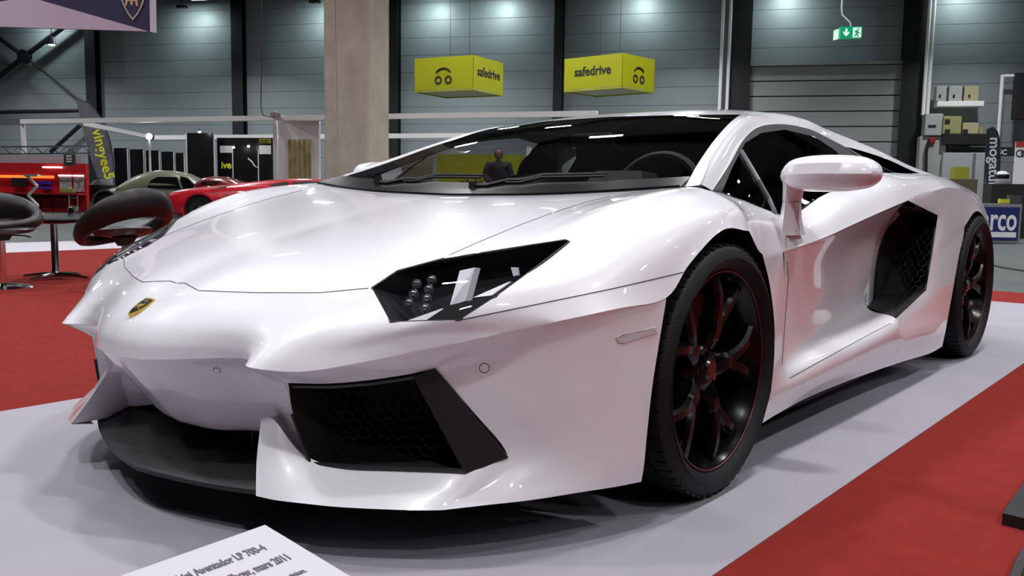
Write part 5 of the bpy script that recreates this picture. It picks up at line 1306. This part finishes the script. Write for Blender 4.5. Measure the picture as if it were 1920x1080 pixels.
# ---- visitor in a dark hooded jacket, standing behind the car
def person(P, scale, face_dir, label):
    root = empty('person', P, 0, label, 'person')
    f_ = Vector(face_dir).normalized(); s_ = f_.cross(HZ)      # s_: their right
    def W(x, y, z): return P+(s_*x+f_*y+HZ*z)*scale
    def skin(name, verts, edges, rad, m, root_i=0, sub_=2):
        me = bpy.data.meshes.new(name); me.from_pydata([W(*v) for v in verts], edges, [])
        o = bpy.data.objects.new(name, me); col.objects.link(o)
        md = o.modifiers.new('skin', 'SKIN'); me.skin_vertices[0].data[root_i].use_root = True
        for i, r in enumerate(rad): me.skin_vertices[0].data[i].radius = (r[0]*scale, r[1]*scale) if isinstance(r, tuple) else (r*scale, r*scale)
        o.modifiers.new('sub', 'SUBSURF').levels = sub_
        dg = bpy.context.evaluated_depsgraph_get(); m2 = bpy.data.meshes.new_from_object(o.evaluated_get(dg)); bpy.data.objects.remove(o)
        for p_ in m2.polygons: p_.use_smooth = True
        m2.materials.clear(); return kid(link_mesh(name, m2, m), root)
    JK = mat('dark_jacket', (.022, .02, .026), rough=.8, bump=.2, bscale=60); TR = mat('dark_trousers', (.018, .018, .024), rough=.8); SK = mat('skin', (.34, .20, .15), rough=.5)
    # body with legs, trunk, arms and neck as one surface
    V = [(0,0,.95),(0,.0,1.12),(0,-.01,1.30),(0,-.01,1.43),(0,.0,1.50),(0,.015,1.56),
         (.10,0,.88),(.11,.01,.50),(.11,-.01,.10),(-.10,0,.88),(-.11,.01,.50),(-.11,-.01,.10),
         (.12,.12,.04),(-.12,.12,.04),
         (.22,-.01,1.42),(.31,0,1.16),(.17,.20,1.03),(-.22,-.01,1.42),(-.31,0,1.16),(-.17,.20,1.03),(.08,.22,1.03),(-.08,.22,1.03)]
    E_ = [(0,1),(1,2),(2,3),(3,4),(4,5),(0,6),(6,7),(7,8),(8,12),(0,9),(9,10),(10,11),(11,13),(3,14),(14,15),(15,16),(16,20),(3,17),(17,18),(18,19),(19,21)]
    Rd = [(.21,.15),(.23,.16),(.25,.17),(.21,.14),(.07,.07),(.055,.055),.10,.075,.055,.10,.075,.055,.045,.045,.12,.095,.06,.12,.095,.06,.035,.035]
    skin('body', V, E_, Rd, JK)
    b = MB(); b.lathe([(0, .135), (.045, .128), (.078, .10), (.092, .05), (.090, .0), (.078, -.05), (.056, -.095), (.03, -.112), (0, -.115)], n=24, M=Matrix.Translation(W(0, .02, 1.655)) @ Matrix.Scale(scale, 4)); h_ = kid(b.build('head', SK, smooth=True), root)
    b = MB(); b.tube([W(0, .108, 1.66), W(0, .128, 1.635), W(0, .112, 1.622)], [.006, .013, .008], n=8); q = b.build('nose', SK, smooth=True); q.parent = h_; q.matrix_parent_inverse = Matrix.Translation(root.location*-1) if False else h_.matrix_parent_inverse.copy(); q.parent = root; q.matrix_parent_inverse = Matrix.Translation(-root.location)
    for sx in (-1, 1):
        b = MB(); b.lathe([(0, .008), (.008, 0), (0, -.008)], n=10, M=Matrix.Translation(W(sx*.034, .098, 1.665))); kid(b.build('eye', INK), root)
        b = MB(); b.lathe([(0, .03), (.014, .015), (.016, 0), (.01, -.02), (0, -.03)], n=10, M=Matrix.Translation(W(sx*.094, .015, 1.65))); kid(b.build('ear', SK, smooth=True), root)
        # hands clasped in front, five fingers each
        hv = [(sx*.09,.20,1.03),(sx*.045,.235,1.02),(sx*.02,.245,1.015)]; he = [(0,1),(1,2)]; hr = [.026,.032,.026]
        for k in range(4):
            i0 = len(hv); zf = 1.045-.02*k; hv += [(sx*.005,.255,zf),(-sx*.03,.262,zf-.004),(-sx*(.05+.006*(1.5-abs(k-1.5))),.25,zf-.008)]; he += [(2,i0),(i0,i0+1),(i0+1,i0+2)]; hr += [.010,.009,.007]
        i0 = len(hv); hv += [(sx*.05,.245,1.055),(sx*.025,.262,1.072)]; he += [(1,i0),(i0,i0+1)]; hr += [.012,.009]
        skin('hand', hv, he, hr, SK, 0, 1)
    b = MB(); b.tube([W(-.03, .108, 1.60), W(0, .113, 1.598), W(.03, .108, 1.60)], .005, n=6); kid(b.build('mouth', mat('lip', (.25, .10, .09), rough=.5)), root)
    b = MB(); secs = [[W(r_*math.sin(a)*1.0, .02-r_*math.cos(a)*1.02*(1 if abs(a) < 2.0 else .92), z_) for a in np.linspace(-2.2, 2.2, 16)] for r_, z_ in ((.094, 1.62), (.100, 1.68), (.094, 1.735), (.062, 1.785), (.01, 1.80))]; b.loft(secs, cap=False, closed=False); kid(b.build('hair', mat('dark_hair', (.03, .022, .016), rough=.7), smooth=True), root)
    b = MB(); b.tube([W(.11*math.cos(a), -.02+.10*math.sin(a), 1.475+.03*math.sin(a+math.pi)) for a in np.linspace(0, 2*math.pi, 17)], .035*scale, n=8, cap=False); kid(b.build('hood', JK, smooth=True), root)
    b = MB(); b.box((-.028, .0, -.045), (.028, .006, .045), M=Matrix.Translation(W(0, .145, 1.27)) @ Matrix(((s_.x, f_.x, 0, 0), (s_.y, f_.y, 0, 0), (0, 0, 1, 0), (0, 0, 0, 1)))); kid(b.build('name_badge', WINK), root)
    return root
Q = Vector(PD(934, 358, 19.5)); person(Vector((Q.x, Q.y, -.012)), .93, -FH, 'visitor in a dark hooded jacket standing before the yellow wall')
